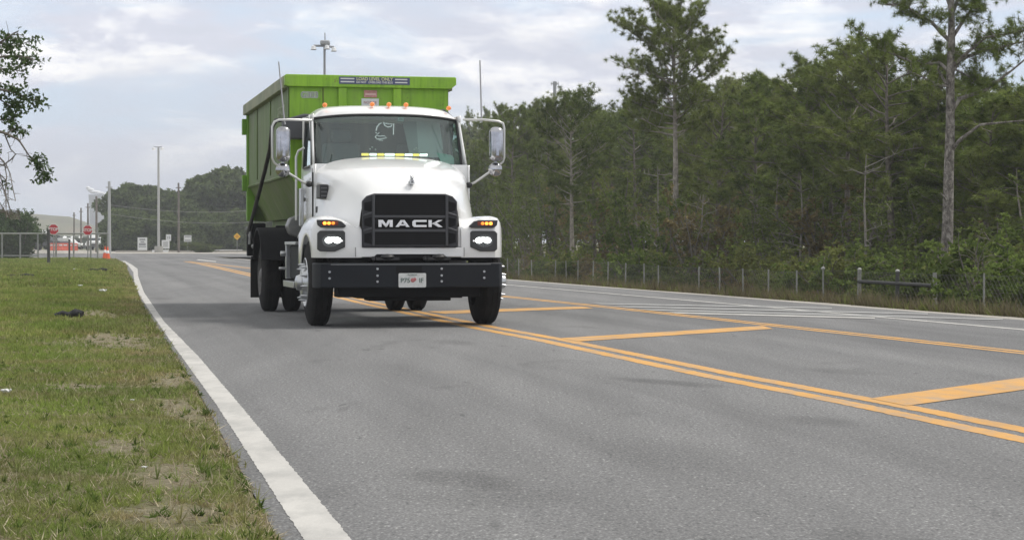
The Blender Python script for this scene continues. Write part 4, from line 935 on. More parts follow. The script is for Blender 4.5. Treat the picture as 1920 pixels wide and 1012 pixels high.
# broadleaved understorey trees
for i in range(34):
    px = 905+i*32+rnd.uniform(-10, 10); off = rnd.uniform(6.5, 12); x, d = line_pt(px, off); b = gz(off); vi = rnd.choice((0, 1, 0, 1, 2))
    ty = rnd.uniform(270, 350); hh = CH+(453-ty)/F*d-b
    plant('understorey_tree', 'stem', 'foliage', BR[vi], (x, d, b), rnd.uniform(0, 6.28), (rnd.uniform(.9, 1.15), hh/5.3),
          label=('small green tree under the pines ' if vi < 2 else 'small rusty-leaved tree under the pines ')+zone(px), cat='tree', group=('small trees ' if vi < 2 else 'rusty-leaved small trees ')+zone(px))
for i in range(54):
    px = 930+i*19.5+rnd.uniform(-8, 8); off = rnd.uniform(4.0, 6.5); x, d = line_pt(px, off); b = gz(off); vi = rnd.choice((0, 2, 0, 2, 3)); s = rnd.uniform(.6, 1.0)
    plant('shrub', 'stem', 'foliage', SH[vi], (x, d, b), rnd.uniform(0, 6.28), (s*1.1, s), label=('dull green shrub behind the fence ' if vi < 3 else 'brown-leaved shrub behind the fence ')+zone(px), cat='shrub',
          group=('green shrubs ' if vi < 3 else 'brown shrubs ')+zone(px))
for px, off, s, lab in [(1010, 4, .8, 'bright green shrub behind the fence just right of the truck'), (1075, 4, .85, 'bright green shrub at the foot of the pale straight pine trunk'), (1190, 3.5, 1.0, 'leafy green shrub behind the fence left of the tallest pine'),
                        (1620, 4.2, 1.0, 'yellow-green shrub above the left end of the braced fence'), (1540, 4, .9, 'bright green shrub behind the fence between two pale posts'), (1725, 3.6, .85, 'bright green shrub just left of the nearest pine trunk'), (1862, 4.2, 1.25, 'large bright green shrub right of the nearest pine trunk'), (1905, 3.4, 1.0, 'bright green shrub at the right edge of the frame')]:
    x, d = line_pt(px, off); plant('shrub', 'stem', 'foliage', SH[1], (x, d, gz(off)), rnd.uniform(0, 6), (s*1.15, s), label=lab, cat='shrub')
for px, off, s, lab in [(1830, 3.2, .75, 'pale bare twiggy bush right of the nearest pine'), (1300, 4.5, 1.1, 'bare pale-stemmed bush beside the tallest pine trunk'), (995, 5, .9, 'brownish bare bush behind the fence near the truck')]:
    x, d = line_pt(px, off); plant('bare_bush', 'stem', 'foliage', BA, (x, d, gz(off)), rnd.uniform(0, 6), s, label=lab, cat='bush')
x, d = line_pt(1215, 4.6); plant('understorey_tree', 'stem', 'foliage', broad_mesh(51, 3.6, 1.3, leafb, 9, 30, 8, .09, .1), (x, d, gz(4.6)), 1, 1, label='fresh green small tree left of the tallest pine trunk', cat='tree')
x, d = line_pt(1318, 4.8); plant('understorey_tree', 'stem', 'foliage', broad_mesh(52, 3.2, 1.2, leafo, 9, 24, 7, .085, .1), (x, d, gz(4.8)), 1, 1, label='olive and rust coloured small tree right of the tallest pine trunk', cat='tree')
def snag(seed, h):
    r = random.Random(seed); tb = MB(); sb_ = MB(); tb.tube([(0, 0, -.2), (.05, 0, h*.35), (0, .05, h*.7), (.04, 0, h)], .055, 8, .012)
    for k in range(9):
        z = h*r.uniform(.25, .95); a = r.uniform(0, 6.28); l = r.uniform(.4, 1.3); p = [Vector((0, 0, z))]
        for q in range(4): p.append(p[-1]+Vector((math.cos(a)*l/4, math.sin(a)*l/4, r.uniform(-.02, .14)*l)))
        sb_.tube(p, .018, 5, .004)
        for q in range(3): t = p[r.randint(1, 3)]; sb_.tube([t, t+Vector((r.uniform(-.3, .3), r.uniform(-.3, .3), r.uniform(0, .35)))], .008, 4, .003)
    tb.add(sb_.v, sb_.f); return tb.mesh('bare_tree', snagm, smooth=60, recalc=False)
snagm = mat('bleached_wood', (.24, .22, .195), .95, var=.35, vscale=7)
SN = [snag(1, 4.6), snag(2, 4.2), snag(3, 5.2)]
for i, (px, off, ty, lab) in enumerate([(1621, 5.5, 290, 'thin straight bare grey tree above the braced fence'), (1318, 4.8, 345, 'forked bare tree beside the tallest pine'), (1235, 5.6, 340, 'thin bare tree just left of the tallest pine'), (1502, 6.5, 330, 'thin bare tree deep in shade between two pines')]):
    x, d = line_pt(px, off); b = gz(off); hh = CH+(453-ty)/F*d-b
    o = link('bare_tree', SN[i % 3], None, (x, d, b), i*1.3, label=lab, cat='bare tree'); o.scale = (.8, .8, hh/4.6)
# roadside weeds (uncountable)
def scatter_blades(n, fx, K, length, width, m, name, spread=.35, seed=5, lo=0, hi=1, zfun=None):
    r = np.random.default_rng(seed); pts = np.array([fx(r) for _ in range(n)]); dr = np.tile([0, 0, 1.0], (n, 1))
    v, k = leaves(pts, dr, K, length, width, spread, False, seed)
    return link(name, npmesh(name, v, None, k, m, tints(n, K, k, r, lo, hi)), kind='stuff')
def wf(r):
    off = r.uniform(.45, 7) if r.random() < .6 else r.uniform(.45, 2.6); px = r.uniform(900, 2000); x, d = line_pt(px, off); return (x, d, gz(off)-.02)
scatter_blades(9000, wf, 7, .34, .018, dryleaf, 'dry_weeds', .30, 6, 0, .8)
scatter_blades(4500, wf, 7, .24, .022, leafg, 'roadside_weeds', .35, 8)

# ------------------------------------------------------------------ wire fence on the right
postm = mat('fence_post', (.27, .27, .25), .8, var=.3, vscale=6); postd = mat('dark_fence_post', (.06, .06, .058), .8)
FO = 2.3
posts = [(953, 484), (973, 485), (998, 487), (1040, 488), (1063, 489), (1083, 488), (1111, 489), (1139, 490), (1172, 493), (1208, 494), (1235, 497), (1310, 500), (1351, 501), (1395, 503), (1441, 505), (1494, 507), (1544, 503), (1610, 505), (1682, 508), (1755, 511), (1845, 512), (1935, 514)]
fx0, fd0 = line_pt(posts[0][0], FO)
FE = empty('wire_fence', (fx0, fd0, gz(FO)), 0, label='wire mesh fence on thin posts along the foot of the wood', cat='fence')
tops = []
for i, (px, py) in enumerate(posts):
    x, d = line_pt(px, FO); top = CH+(453-py)/F*d; b = gz(FO)-.1; tops.append((x, d, top)); thick = px in (1610, 1682, 1755)
    lx = rnd.uniform(-.03, .03)
    MB().tube([(x-fx0, d-fd0, b-gz(FO)), (x-fx0+lx, d-fd0, top-gz(FO))], .036 if thick else .017, 8).build('post', postd if px == 1682 else postm, FE)
    if px in (1544, 1610, 1682): MB().ball((x-fx0+lx, d-fd0, top-gz(FO)), .04, .04, .03).build('post_cap', mat('cap_white', (.42, .42, .40), .6), FE)
b0 = gz(FO)
for a, b in ((17, 18), (18, 19)):
    A, B = tops[a], tops[b]; MB().tube([(A[0]-fx0, A[1]-fd0, A[2]-b0-.22), (B[0]-fx0, B[1]-fd0, B[2]-b0-.22)], .032, 8).build('brace_rail', postd, FE)
wm = MB()
ext = [tops[0]]+tops
for A, B in zip(tops, tops[1:]):
    La = math.hypot(B[0]-A[0], B[1]-A[1]); Hh = 1.12; sp = .13; n = int((La)/sp)
    def wp_(s, z): q = s/La; return (A[0]+(B[0]-A[0])*q-fx0, A[1]+(B[1]-A[1])*q-fd0, (A[2]+(B[2]-A[2])*q)-b0-.04-Hh+z)
    for k in range(-9, n+1):
        for sg in (1, -1):
            s0 = k*sp; s1 = s0+Hh
            lo_, hi_ = max(0, s0), min(La, s1)
            if hi_ <= lo_: continue
            z0, z1 = lo_-s0, hi_-s0
            if sg < 0: z0, z1 = Hh-z0, Hh-z1
            wm.tube([wp_(lo_, z0), wp_(hi_, z1)], .0014, 3)
    wm.tube([wp_(0, Hh), wp_(La, Hh)], .003, 3); wm.tube([wp_(0, .02), wp_(La, .02)], .004, 3)
wm.build('wire_mesh', wire, FE, smooth=0, recalc=False)

# ------------------------------------------------------------------ grass on the left
def inside(x, y): return x < xl(y)-.02
gv = []; gt_ = []
r = np.random.default_rng(77)
def patch(n, y0, y1, wid, K, L, wd, seed):
    r = np.random.default_rng(seed); y = r.uniform(y0, y1, n); xe = np.array([xl(t) for t in y])
    half = -(.262*y+.3); e = xe-.05-.05*np.abs(np.sin(y*3.1)*np.sin(y*1.3+1))+np.where(r.random(n) < .03, .05, 0)
    x = half+(e-half)*r.uniform(0, 1, n)**.85
    z = .03+.05*np.minimum(1, (xe-x)/2)*(1+np.sin(x*.9+y*.5))*.5
    # patchiness: dry and bald areas
    q = np.sin(x*1.9+y*.55)+np.sin(x*.8-y*.9+1.3)+.8*np.sin(x*4.1+y*1.7)+.6*np.sin(y*2.9-x*2.2)
    bald = np.clip((1.0-np.abs(xe-x)/1.2), 0, 1)
    q2 = np.sin(x*11+2*np.sin(y*5))*np.sin(y*9+2*np.sin(x*7))+np.sin(x*23+y*7)*np.sin(y*19-x*5)*.7
    bd = np.zeros(n)
    for cx, cy, rx, ry in BALD: bd = np.maximum(bd, .8*np.clip(1.3-np.hypot((x-cx+.2*(y-cy))/rx, (y-cy)/ry)*(1+.35*np.sin(x*9+y*3)), 0, 1))
    keep = r.random(n) > np.clip(.95*bd+.24+.30*q2+.25*(q < -1)+.30*bald, 0, .96)
    x, y, z, q, bald = x[keep], y[keep], z[keep], q[keep], bald[keep]; n = len(x)
    c = np.stack([x, y, z-.002], 1); dr = np.tile([0, 0, 1.0], (n, 1))
    v, k = leaves(c, dr, K, L, wd, .66, False, seed)
    t = np.repeat(np.clip(.42+.10*q+.30*r.normal(size=n), 0, 1), K*k)*.7+.3*np.repeat(r.uniform(0, 1, n*K), k)
    return v, t, np.repeat(bald+.25*(q < -1), K*k)
parts = [patch(26000, 5.9, 11, 0, 7, .034, .0052, 1), patch(26000, 11, 20, 0, 6, .042, .008, 2), patch(26000, 20, 42, 0, 6, .065, .015, 3), patch(26000, 42, 112, 0, 6, .10, .035, 4)]
V = np.concatenate([p[0] for p in parts]); TT = np.concatenate([p[1] for p in parts]); BB = np.concatenate([p[2] for p in parts])
gme = npmesh('grass', V, None, 3, grassm, TT); a = gme.attributes.new('dry', 'FLOAT', 'POINT'); a.data.foreach_set('value', np.clip(BB, 0, 1).astype(np.float32))
nt = grassm.node_tree
at2 = node(nt, 'ShaderNodeAttribute', attribute_name='dry'); df = [n for n in nt.nodes if n.type == 'BSDF_DIFFUSE'][0]; src = df.inputs[0].links[0].from_socket
g_ = node(nt, 'ShaderNodeNewGeometry'); nz = node(nt, 'ShaderNodeTexNoise', Scale=1.4, Detail=5.0, Roughness=.65); lk(nt, g_.outputs['Position'], nz.inputs[0])
ma = node(nt, 'ShaderNodeMath', operation='MULTIPLY_ADD'); lk(nt, at2.outputs['Fac'], ma.inputs[0]); ma.inputs[1].default_value = .35; 
rz_ = ramp(nt, nz.outputs[0], [(.45, 0), (.66, .9)]); lk(nt, rz_.outputs[0], ma.inputs[2])
at1 = [n for n in nt.nodes if n.type == 'ATTRIBUTE' and n.attribute_name == 'tint'][0]
dry = ramp(nt, at1.outputs['Fac'], [(0, (.16, .115, .062)), (1, (.50, .42, .27))])
cl = node(nt, 'ShaderNodeClamp'); lk(nt, ma.outputs[0], cl.inputs[0])
nc_ = mix(nt, cl.outputs[0], src, dry.outputs[0])
n4 = node(nt, 'ShaderNodeTexNoise', Scale=.55, Detail=3.0); lk(nt, g_.outputs['Position'], n4.inputs[0])
nc_ = mix(nt, 1.0, nc_, ramp(nt, n4.outputs[0], [(.35, (.75, .88, .7)), (.65, (1.1, 1.12, .95))]).outputs[0], 'MULTIPLY')
lk(nt, nc_, df.inputs[0]); lk(nt, nc_, [n for n in nt.nodes if n.type == 'BSDF_TRANSLUCENT'][0].inputs[0])
link('grass', gme, kind='stuff')
def gpt(r):
    y = 5.9+26*r.random()**1.6; xe = xl(y)-.05; h = -(.262*y+.3); x = xe-(xe-h)*r.random()**1.35
    return (x, y, .035+.05*min(1, (xe-x)/2)*(1+math.sin(x*.9+y*.5))*.5)
strawm = leafmat('straw', (.22, .17, .10), (.66, .58, .42), None, .2); weedm = leafmat('lawn_weed_leaves', (.055, .09, .02), (.17, .24, .06), None, .25)
scatter_blades(6000, gpt, 3, .055, .005, strawm, 'dry_grass', .97, 15)
scatter_blades(420, gpt, 20, .040, .009, weedm, 'lawn_weeds', .75, 16)
scatter_blades(200, gpt, 14, .085, .005, grassm, 'grass_tufts', .45, 17)
# litter and rubber scraps lying in the grass
rb = MB()
o = P(130, 592, 27); o = G(130, 592)
def scrap(px, py, L, label):
    g = G(px, py, .07); m = MB(); r = random.Random(int(px))
    m.tube([(-L/2, 0, .01), (-L/4, .03, .045), (0, -.02, .02), (L/5, .02, .06), (L/2.2, 0, .03)], .035, 7, .05); m.ball((L/5, 0, .05), L/6, .05, .05, 9, 6)
    m.build('rubber_scrap', mat('scrap_rubber', (.018, .018, .02), .8, bump=1, bscale=20), loc=g, label=label, cat='debris')
scrap(130, 594, .36, 'shredded black tyre rubber lying in the grass nearest the camera')
scrap(35, 520, .9, 'dark tangled scrap lying in the grass near the left frame edge')
scrap(183, 508, .7, 'small dark lump in the grass close to the fence and the road')
for i, (px, py, s, lab) in enumerate([(10, 734, .028, 'crumpled white litter at the left frame edge'), (192, 546, .06, 'whitish scrap of litter in the grass left of the road bend'), (150, 536, .04, 'small white litter piece left of the whitish scrap'), (140, 506, .07, 'white litter near the middle of the far grass'),
                                      (270, 876, .010, 'small white shell-like stone in the near grass'), (248, 750, .011, 'tiny pale stone in the grass beside the dry patch')]):
    m = MB(); m.ball((0, 0, .3), 1.0, .6, .35, 9, 6); m.ball((.7, .2, .3), .6, .4, .3, 8, 5); m.v = [(a*s+s*.15*math.sin(b*9), b*s, c*s+s*.2*math.sin(a*7)) for a, b, c in m.v]
    m.build('litter', mat('litter_white', (.62, .62, .60), .6, var=.2, vscale=20), loc=G(px, py, .075), label=lab, cat='litter')

# ------------------------------------------------------------------ far left: fence, signs, poles, vehicles
def post_sign(name, px, d, ytop, ybot, wpx, hpx, m, label, cat, post_w=.03, lines=(), shape='rect', pm=galv, base=None):
    """sign board centred at px, its edges at photo rows ytop..ybot at depth d, on a post"""
    x = P(px, 453, d).x; z1 = P(px, ytop, d).z; z0 = P(px, ybot, d).z; w = wpx*d/F
    e = empty(name, (x, d, 0), 0, label=label, cat=cat)
    MB().tube([(0, .03, 0), (0, .03, z1-.05)], post_w, 8).build('post', pm, e)
    if shape == 'rect': bd = MB().box(-w/2, w/2, -.02, .0, z0, z1)
    elif shape == 'diamond': zc = (z0+z1)/2; q = (z1-z0)/2; bd = MB().prism([(0, zc-q), (q, zc), (0, zc+q), (-q, zc)], -.02, 0)
    else: zc = (z0+z1)/2; q = (z1-z0)/2/math.cos(R(22.5)); bd = MB().prism([(q*math.cos(R(22.5+45*i)), zc+q*math.sin(R(22.5+45*i))) for i in range(8)], -.02, 0)
    b = bd.build('board', m, e); return e, b, w, z0, z1
sw = mat('sign_board_white', (.72, .73, .72), .5); sr = mat('sign_red', (.50, .018, .03), .45); sy = mat('sign_yellow', (.80, .48, .03), .5); sg = mat('sign_grey_print', (.28, .29, .30), .7)
for px, yt, yb, label in ((100.5, 420, 440, 'red stop sign, left one of two above the gate fence'), (164.5, 422, 441, 'red stop sign, right one of two near the cones')):
    d_ = 110 if px < 120 else 112
    e, b, w, z0, z1 = post_sign('stop_sign', px, d_, yt, yb, 20, 20, sw, label, 'stop sign', shape='oct', group_=None) if False else post_sign('stop_sign', px, d_, yt, yb, 20, 20, sw, label, 'stop sign', shape='oct')
    q = (z1-z0)/2*.9/math.cos(R(22.5)); zc = (z0+z1)/2
    rf = MB().prism([(q*math.cos(R(22.5+45*i)), zc+q*math.sin(R(22.5+45*i))) for i in range(8)], -.026, -.021).build('red_face', sr, b)
    text('STOP', .235, sw, b, (0, -.030, zc-.0), bold=.006, xs=.95)
# pipe fence
FN = empty('pipe_fence', (-29, 113, 0), 0, label='long grey pipe rail fence crossing the far edge of the grass', cat='fence')
zt_ = P(0, 438, 113).z; zb_ = P(0, 481, 113).z+.05
xs_ = [P(px, 450, 113).x for px in (-40, 4, 38, 71, 105, 138, 170, 202)]
for x in xs_: MB().tube([(x+29, 0, -.05), (x+29, 0, zt_+.03)], .05, 8).build('post', galv, FN)
MB().tube([(xs_[0]+29, 0, zt_), (xs_[-1]+29, 0, zt_)], .045, 8).build('top_rail', galv, FN)
MB().tube([(xs_[0]+29, 0, zb_), (xs_[3]+29, 0, zb_)], .035, 8).build('bottom_rail', galv, FN)
wq = MB()
for k in range(60):
    x = xs_[0]+(xs_[4]-xs_[0])*k/60; wq.tube([(x+29, .04, zb_), (x+29+.55, .04, zt_)], .004, 3); wq.tube([(x+29+.55, .04, zb_), (x+29, .04, zt_)], .004, 3)
wq.build('wire_mesh', wire, FN, smooth=0, recalc=False)
for px, y1, y0, w, m_, lab in ((91, 432, 496, .07, postd, 'short black bollard post in front of the left stop sign'), (130, 450, 490, .05, postd, 'thin dark post in the grass between the stop signs'), (183, 428, 486, .05, galv, 'pale thin post in the grass beside the cones')):
    d_ = 3774/(y0-453); d_ = min(d_, 108); x = P(px, 450, d_).x
    MB().tube([(0, 0, -.1), (0, 0, P(px, y1, d_).z)], w, 8).cyl((0, 0, P(px, y1, d_).z), w*1.25, .04, 'z', 8).build('marker_post', m_, loc=(x, d_, 0), label=lab, cat='post')
# traffic cones
orange = mat('cone_orange', (.80, .12, .03), .5); cw = mat('cone_white', (.8, .8, .78), .5)
def cone(x, y, label):
    e = empty('traffic_cone', (x, y, 0), 0, label=label, cat='traffic cone', group='cones at the entrance')
    MB().box(-.19, .19, -.19, .19, 0, .04).build('base', orange, e, bevel=.01); MB().lathe((0, 0, .04), [(0, .15), (.30, .10), (.30, .10), (.70, .03), (.72, 0)], 'z', 20).build('cone_body', orange, e)
    MB().lathe((0, 0, .38), [(0, .096), (.002, .098), (.16, .068), (.162, .066)], 'z', 20).build('collar', cw, e)
g = G(197, 486); cone(g.x, g.y, 'orange cone with white collar beside the pale post'); g = G(202, 488); cone(g.x, g.y, 'orange cone at the road bend, right one of the pair')
# poles
polem = mat('wood_pole', (.17, .15, .13), .9, var=.25, vscale=4); polel = mat('light_pole', (.46, .46, .45), .6, .2)
for px, yt, d_, m_, w, lab in [(205, 340, 150, polel, .14, 'tall pale utility pole left of the far trees'), (181, 368, 190, polem, .13, 'dark utility pole just left of the tall pale one'), (165, 381, 225, polem, .13, 'dark utility pole beside the distant tower'),
                            (152, 390, 260, polem, .14, 'dark utility pole between hill and tower'), (139, 398, 290, polem, .15, 'farthest dark utility pole against the hill'), (335, 343, 185, polem, .12, 'dark pole in front of the far trees')]:
    x = P(px, 450, d_).x; zt2 = P(px, yt, d_).z
    MB().tube([(0, 0, -.1), (0, 0, zt2)], w, 10, w*.7).box(-.25, .25, -.05, .05, zt2-.5, zt2-.42).build('utility_pole', m_, loc=(x, d_, 0), label=lab, cat='utility pole')
lampg = mat('lamp_glow', (.9, .9, .9), .4, emit=(1, 1, 1), es=.4); lampd = mat('lamp_grey', (.30, .31, .33), .6)
def light_pole(px, ytop, d_, heads, label, boxy=False, w=.10):
    x = P(px, 450, d_).x; z = P(px, ytop, d_).z; sc = d_/F
    e = empty('light_pole', (x, d_, 0), 0, label=label, cat='light pole')
    MB().tube([(0, 0, 0), (0, 0, z)], w, 12, w*.75).build('pole', polel if not boxy else lampd, e, smooth=80)
    MB().cyl((0, 0, 0), .4, .6, 'z', 12).build('footing', mat('footing', (.4, .39, .36), .9), e)
    for hx, hy in heads:
        X, Z = hx*sc, z-hy*sc
        MB().tube([(0, 0, z-.05), (X, -.1, z-hy*sc+3.6*sc)], .04, 6).build('bracket', lampd, e)
        hd = MB().lathe((X, -.1, Z), [(-4*sc, 5.2*sc), (-3.0*sc, 5.6*sc), (-2.6*sc, 4.6*sc), (2.6*sc, 3.8*sc), (3.6*sc, 1.5*sc), (3.7*sc, 0)] if boxy else [(-2.2*sc, 3.2*sc), (0, 3.4*sc), (1.8*sc, 2.6*sc), (2.4*sc, 0)], 'z', 18).build('lamp_head', mat('lamp_shell', (.85, .85, .85), .4), e, smooth=50)
        MB().cyl((X, -.1, Z-(4.4 if boxy else 2.6)*sc), (5.4 if boxy else 3.0)*sc, .4*sc, 'z', 18).build('lens', lampd if boxy else lampg, hd)
    if boxy:
        MB().box(-8*sc, 10*sc, -6*sc, 8*sc, -1*sc+z, 8*sc+z).build('service_box', mat('box_grey', (.36, .37, .38), .5), e, bevel=.05)
        MB().tube([(1*sc, 0, z+8*sc), (.8*sc, 0, z+22*sc)], .02, 5).build('rod', lampd, e)
light_pole(297.5, 275, 185, [(-8.5, 4), (7, 4)], 'tall slim pale light pole with two lamp heads before the far trees', w=.13)
light_pole(609, 84, 70, [(-20, 6), (5, 5), (18, 9)], 'tall light pole with a box and three lamps rising behind the green container', True, .055)
# wires in front of the far trees
for (a, b, lab) in (((205, 396), (475, 394), 'upper thin wire strung before the far trees'), ((205, 413), (475, 416), 'lower thin wire strung before the far trees')):
    A, B = P(*a, 150), P(*b, 183); A = P(205, a[1]-12, 150)
    m = MB().tube([tuple(A.lerp(B, t)-Vector((0, 0, 1.0*4*t*(1-t)*.35))) for t in [i/10 for i in range(11)]], .018, 4)
    m.v = [(x-A.x, y-A.y, z-A.z) for x, y, z in m.v]
    m.build('overhead_wire', mat('wire_grey', (.25, .25, .24), .7), loc=A, label=lab, cat='wire')
# far signs
e, b, w, z0, z1 = post_sign('notice_board', 267, 200, 445, 469, 18, 24, sw, 'large white notice board left of the tall light pole', 'sign')
ln = MB()
for k, (h_, ww) in enumerate([(.16, .6), (.12, .4), (.22, .7), (.10, .75)]): ln.box(-w*ww/2, w*ww/2, -.03, -.021, z1-.22-k*.24-h_/2, z1-.22-k*.24+h_/2)
ln.build('lettering', sg, b, smooth=0)
e, b, w, z0, z1 = post_sign('notice_board', 310.5, 195, 450, 466, 14.5, 16, sw, 'square white notice board just right of the tall light pole', 'sign'); MB().box(-w*.32, w*.32, -.03, -.021, z0+.15, z1-.15).build('lettering', mat('pale_print', (.5, .51, .5), .7), b)
e, b, w, z0, z1 = post_sign('speed_sign', 316, 196, 439.5, 451.5, 9.5, 12, sw, 'small upright white sign above the square notice board', 'sign'); text('15', .36, sg, b, (0, -.03, (z0+z1)/2), bold=.01)
e, b, w, z0, z1 = post_sign('notice_board', 352, 190, 441, 453, 14, 12, sw, 'wide white sign with two dark lines of print', 'sign'); MB().box(-w*.4, w*.4, -.03, -.021, z1-.17, z1-.07).box(-w*.4, w*.4, -.03, -.021, z0+.07, z0+.17).build('lettering', sg, b)
e, b, w, z0, z1 = post_sign('warning_sign', 444.5, 180, 436.5, 450, 13, 13, sy, 'yellow diamond warning sign before the far trees', 'sign', shape='diamond'); zc = (z0+z1)/2; MB().prism([(0, zc-.2), (.2, zc), (0, zc+.2), (-.2, zc)], -.03, -.021).build('symbol', mat('sign_amber', (.65, .30, .01), .5), b)
# white wheel-stop blocks and low barrier near the apron
for px, w_, lab in ((288, 4.5, 'small white block at the foot of the tall light pole'), (311, 11, 'low white block under the square notice board')):
    x = P(px, 470, 192).x; MB().prism([(-w_*.026, 0), (-w_*.022, .22), (w_*.022, .22), (w_*.026, 0)], -.2, .2).build('concrete_block', sw, loc=(x, 192, 0), label=lab, cat='block')
for i in range(7):
    px = 425+i*9; x = P(px, 470, 215).x
    MB().prism([(-.24, 0), (-.24, .20), (.24, .20), (.24, 0)], -.3, .3).build('parking_stop', mat('stop_white', (.7, .7, .68), .7), loc=(x, 205-i*.4, 0), label='small white block in the row along the far road edge', cat='block', group='white blocks along the far road edge')
MB().box(-11.5, 14, -.15, .15, 0, .16).build('kerb', sand, loc=(P(400, 470, 192).x+2, 192, 0), label='long pale kerb along the foot of the far trees', cat='kerb')
# vehicles at the entrance
def vehicle(name, px, d_, body, cabm, W_, L_, H_, label, cat, kind, rz=0, base=.0):
    x = P(px, 460, d_).x; e = empty(name, (x, d_, base), rz, label=label, cat=cat); gl_ = mat('car_glass', (.03, .04, .05), .15)
    if kind == 'pickup': pr = [(-L_/2, .45), (-L_/2, .95), (-L_/2+.1, 1.08), (-L_*.22, 1.15), (-L_*.10, H_), (L_*.16, H_), (L_*.20, 1.12), (L_/2, 1.12), (L_/2, .45)]
    elif kind == 'van': pr = [(-L_/2, .40), (-L_/2, .95), (-L_/2+.55, 1.15), (-L_/2+1.15, H_-.05), (-L_/2+1.4, H_), (L_/2-.1, H_), (L_/2, H_-.2), (L_/2, .40)]
    else: pr = [(-L_/2, .35), (-L_/2, .72), (-L_*.25, .88), (-L_*.10, H_), (L_*.22, H_), (L_*.36, .92), (L_/2, .85), (L_/2, .35)]
    MB().prism(pr, -W_/2, W_/2, 'x').build('body', body, e, bevel=.06, seg=3)
    ya, za, yb_, zb2 = pr[3 if kind != 'van' else 2][0], pr[3 if kind != 'van' else 2][1], pr[4 if kind != 'van' else 3][0], pr[4 if kind != 'van' else 3][1]
    MB().add([(-W_*.40, ya-.02, za+.03), (W_*.40, ya-.02, za+.03), (W_*.36, yb_-.03, zb2-.08), (-W_*.36, yb_-.03, zb2-.08)], [(0, 1, 2, 3)]).build('windscreen', gl_, e, smooth=0)
    for s in (-1, 1):
        MB().box(*sorted((s*W_/2-.01, s*W_/2+.01)), yb_+.1, yb_+L_*.2, za+.05, zb2-.12).build('side_window', gl_, e)
        MB().box(*sorted((s*W_*.25, s*W_*.42)), -L_/2-.02, -L_/2+.02, .65, .82).build('headlight', lampg, e)
        for yy2 in (-L_*.32, L_*.30):
            MB().cyl((s*W_/2-.11*(1 if s > 0 else 1), yy2, .36), .36, .22, 'x', 18).build('wheel', rubber, e)
    MB().box(-W_*.2, W_*.2, -L_/2-.02, -L_/2+.01, .55, .75).build('grille', black, e)
    MB().box(-W_/2, W_/2, -L_/2-.06, -L_/2+.1, .36, .50).build('bumper', black, e)
    return e
wp2 = mat('van_white', (.72, .73, .72), .4, coat=.3)
vehicle('white_van', 182.5, 240, wp2, None, 1.75, 4.8, 1.85, 'white van facing the camera behind the gate fence', 'van', 'van')
vehicle('white_car', 62, 250, mat('car_silver', (.55, .57, .56), .4), None, 1.8, 4.4, 1.4, 'pale car parked at the left beyond the fence', 'car', 'car', R(60))
vehicle('pickup_truck', 86, 235, mat('car_dark', (.07, .07, .08), .4), None, 1.9, 5.2, 1.75, 'dark pickup parked beyond the left stop sign', 'pickup', 'pickup', R(70))
vehicle('white_car', 127, 260, wp2, None, 1.8, 4.5, 1.5, 'white car parked between the two stop signs', 'car', 'car', R(80))
x = P(78, 455, 262).x; e = empty('box_truck', (x, 262, 0), R(60), label='small box truck with a white body beyond the far fence', cat='truck')
MB().box(-1.1, 1.1, -.8, 3.0, .8, 2.5).build('cargo_box', wp2, e, bevel=.04); MB().box(-1.0, 1.0, -2.4, -.85, .5, 1.9).build('cab', mat('car_dark', (.07,)*3), e, bevel=.1)
for s in (-1, 1):
    for y2 in (-1.7, 1.8): MB().cyl((s*1.0-.12, y2, .42), .42, .24, 'x', 16).build('wheel', rubber, e)
for i in range(6):
    x = P(96+i*9, 465, 225).x
    e = empty('barrier', (x, 225, 0), 0, label='orange plastic barrier in the row beyond the fence', cat='barrier', group='orange barriers beyond the fence')
    MB().prism([(-.28, 0), (-.24, .25), (-.12, .4), (-.08, .85), (.08, .85), (.12, .4), (.24, .25), (.28, 0)], -.27, .27, 'x').build('barrier_body', mat('barrier_orange', (.75, .13, .07), .6), e, bevel=.02)
    MB().box(-.2, .2, -.13, -.10, .55, .7).build('stripe', cw, e)
# gatehouse canopy
x = P(143, 450, 275).x; e = empty('gatehouse', (x, 275, 0), 0, label='low grey-green gatehouse with canopy lamps between the stop signs', cat='building')
MB().box(-1.9, 2.4, -1.2, 1.2, 0, 1.5).build('wall', mat('gatehouse_wall', (.20, .23, .21), .8), e); MB().box(-2.6, 2.9, -1.8, 1.6, 1.5, 1.85).build('roof', mat('gatehouse_roof', (.30, .32, .30), .7), e, bevel=.05)
for k in range(3): MB().ball((-1.2+k*1.1, -1.85, 1.62), .28, .1, .16).build('lamp', lampg, e)
MB().box(.1, .9, -1.22, -1.20, .5, 1.2).build('window', mat('car_glass', (.03,)*3), e)

# hill, distant towers
def hill_mesh():
    rows = []; prof = [(-40, 400), (20, 401), (60, 401), (100, 403), (130, 407), (160, 415), (185, 428), (215, 440), (260, 452)]
    for q, yd in ((0, 820), (.55, 860), (.9, 900), (1, 930), (.9, 1000), (0, 1200)):
        rows.append([(P(px, 450, yd).x, yd, -1+q*(P(px, py, 930).z+1)+.25*math.sin(px*.11+yd)) for px, py in [(-160, 404), (-100, 402)]+prof])
    return rows
def _hill(nt, b, noise):
    a = noise(.05, 6, .6, (1, 1, 6)); c = ramp(nt, a, [(.35, (.09, .085, .045)), (.5, (.14, .135, .065)), (.65, (.18, .14, .085))]).outputs[0]; lk(nt, c, b.inputs['Base Color']); b.inputs['Roughness'].default_value = 1
MB().grid(hill_mesh()).build('hill', surf('hill_soil', _hill), smooth=80, recalc=False, kind='structure')
x = P(182, 450, 1300).x; zt3 = P(180, 365, 1300).z; r1 = 15*1300/F
e = empty('cooling_tower', (x, 1300, 0), 0, label='pale grey tower block on the skyline under a white plume', cat='tower')
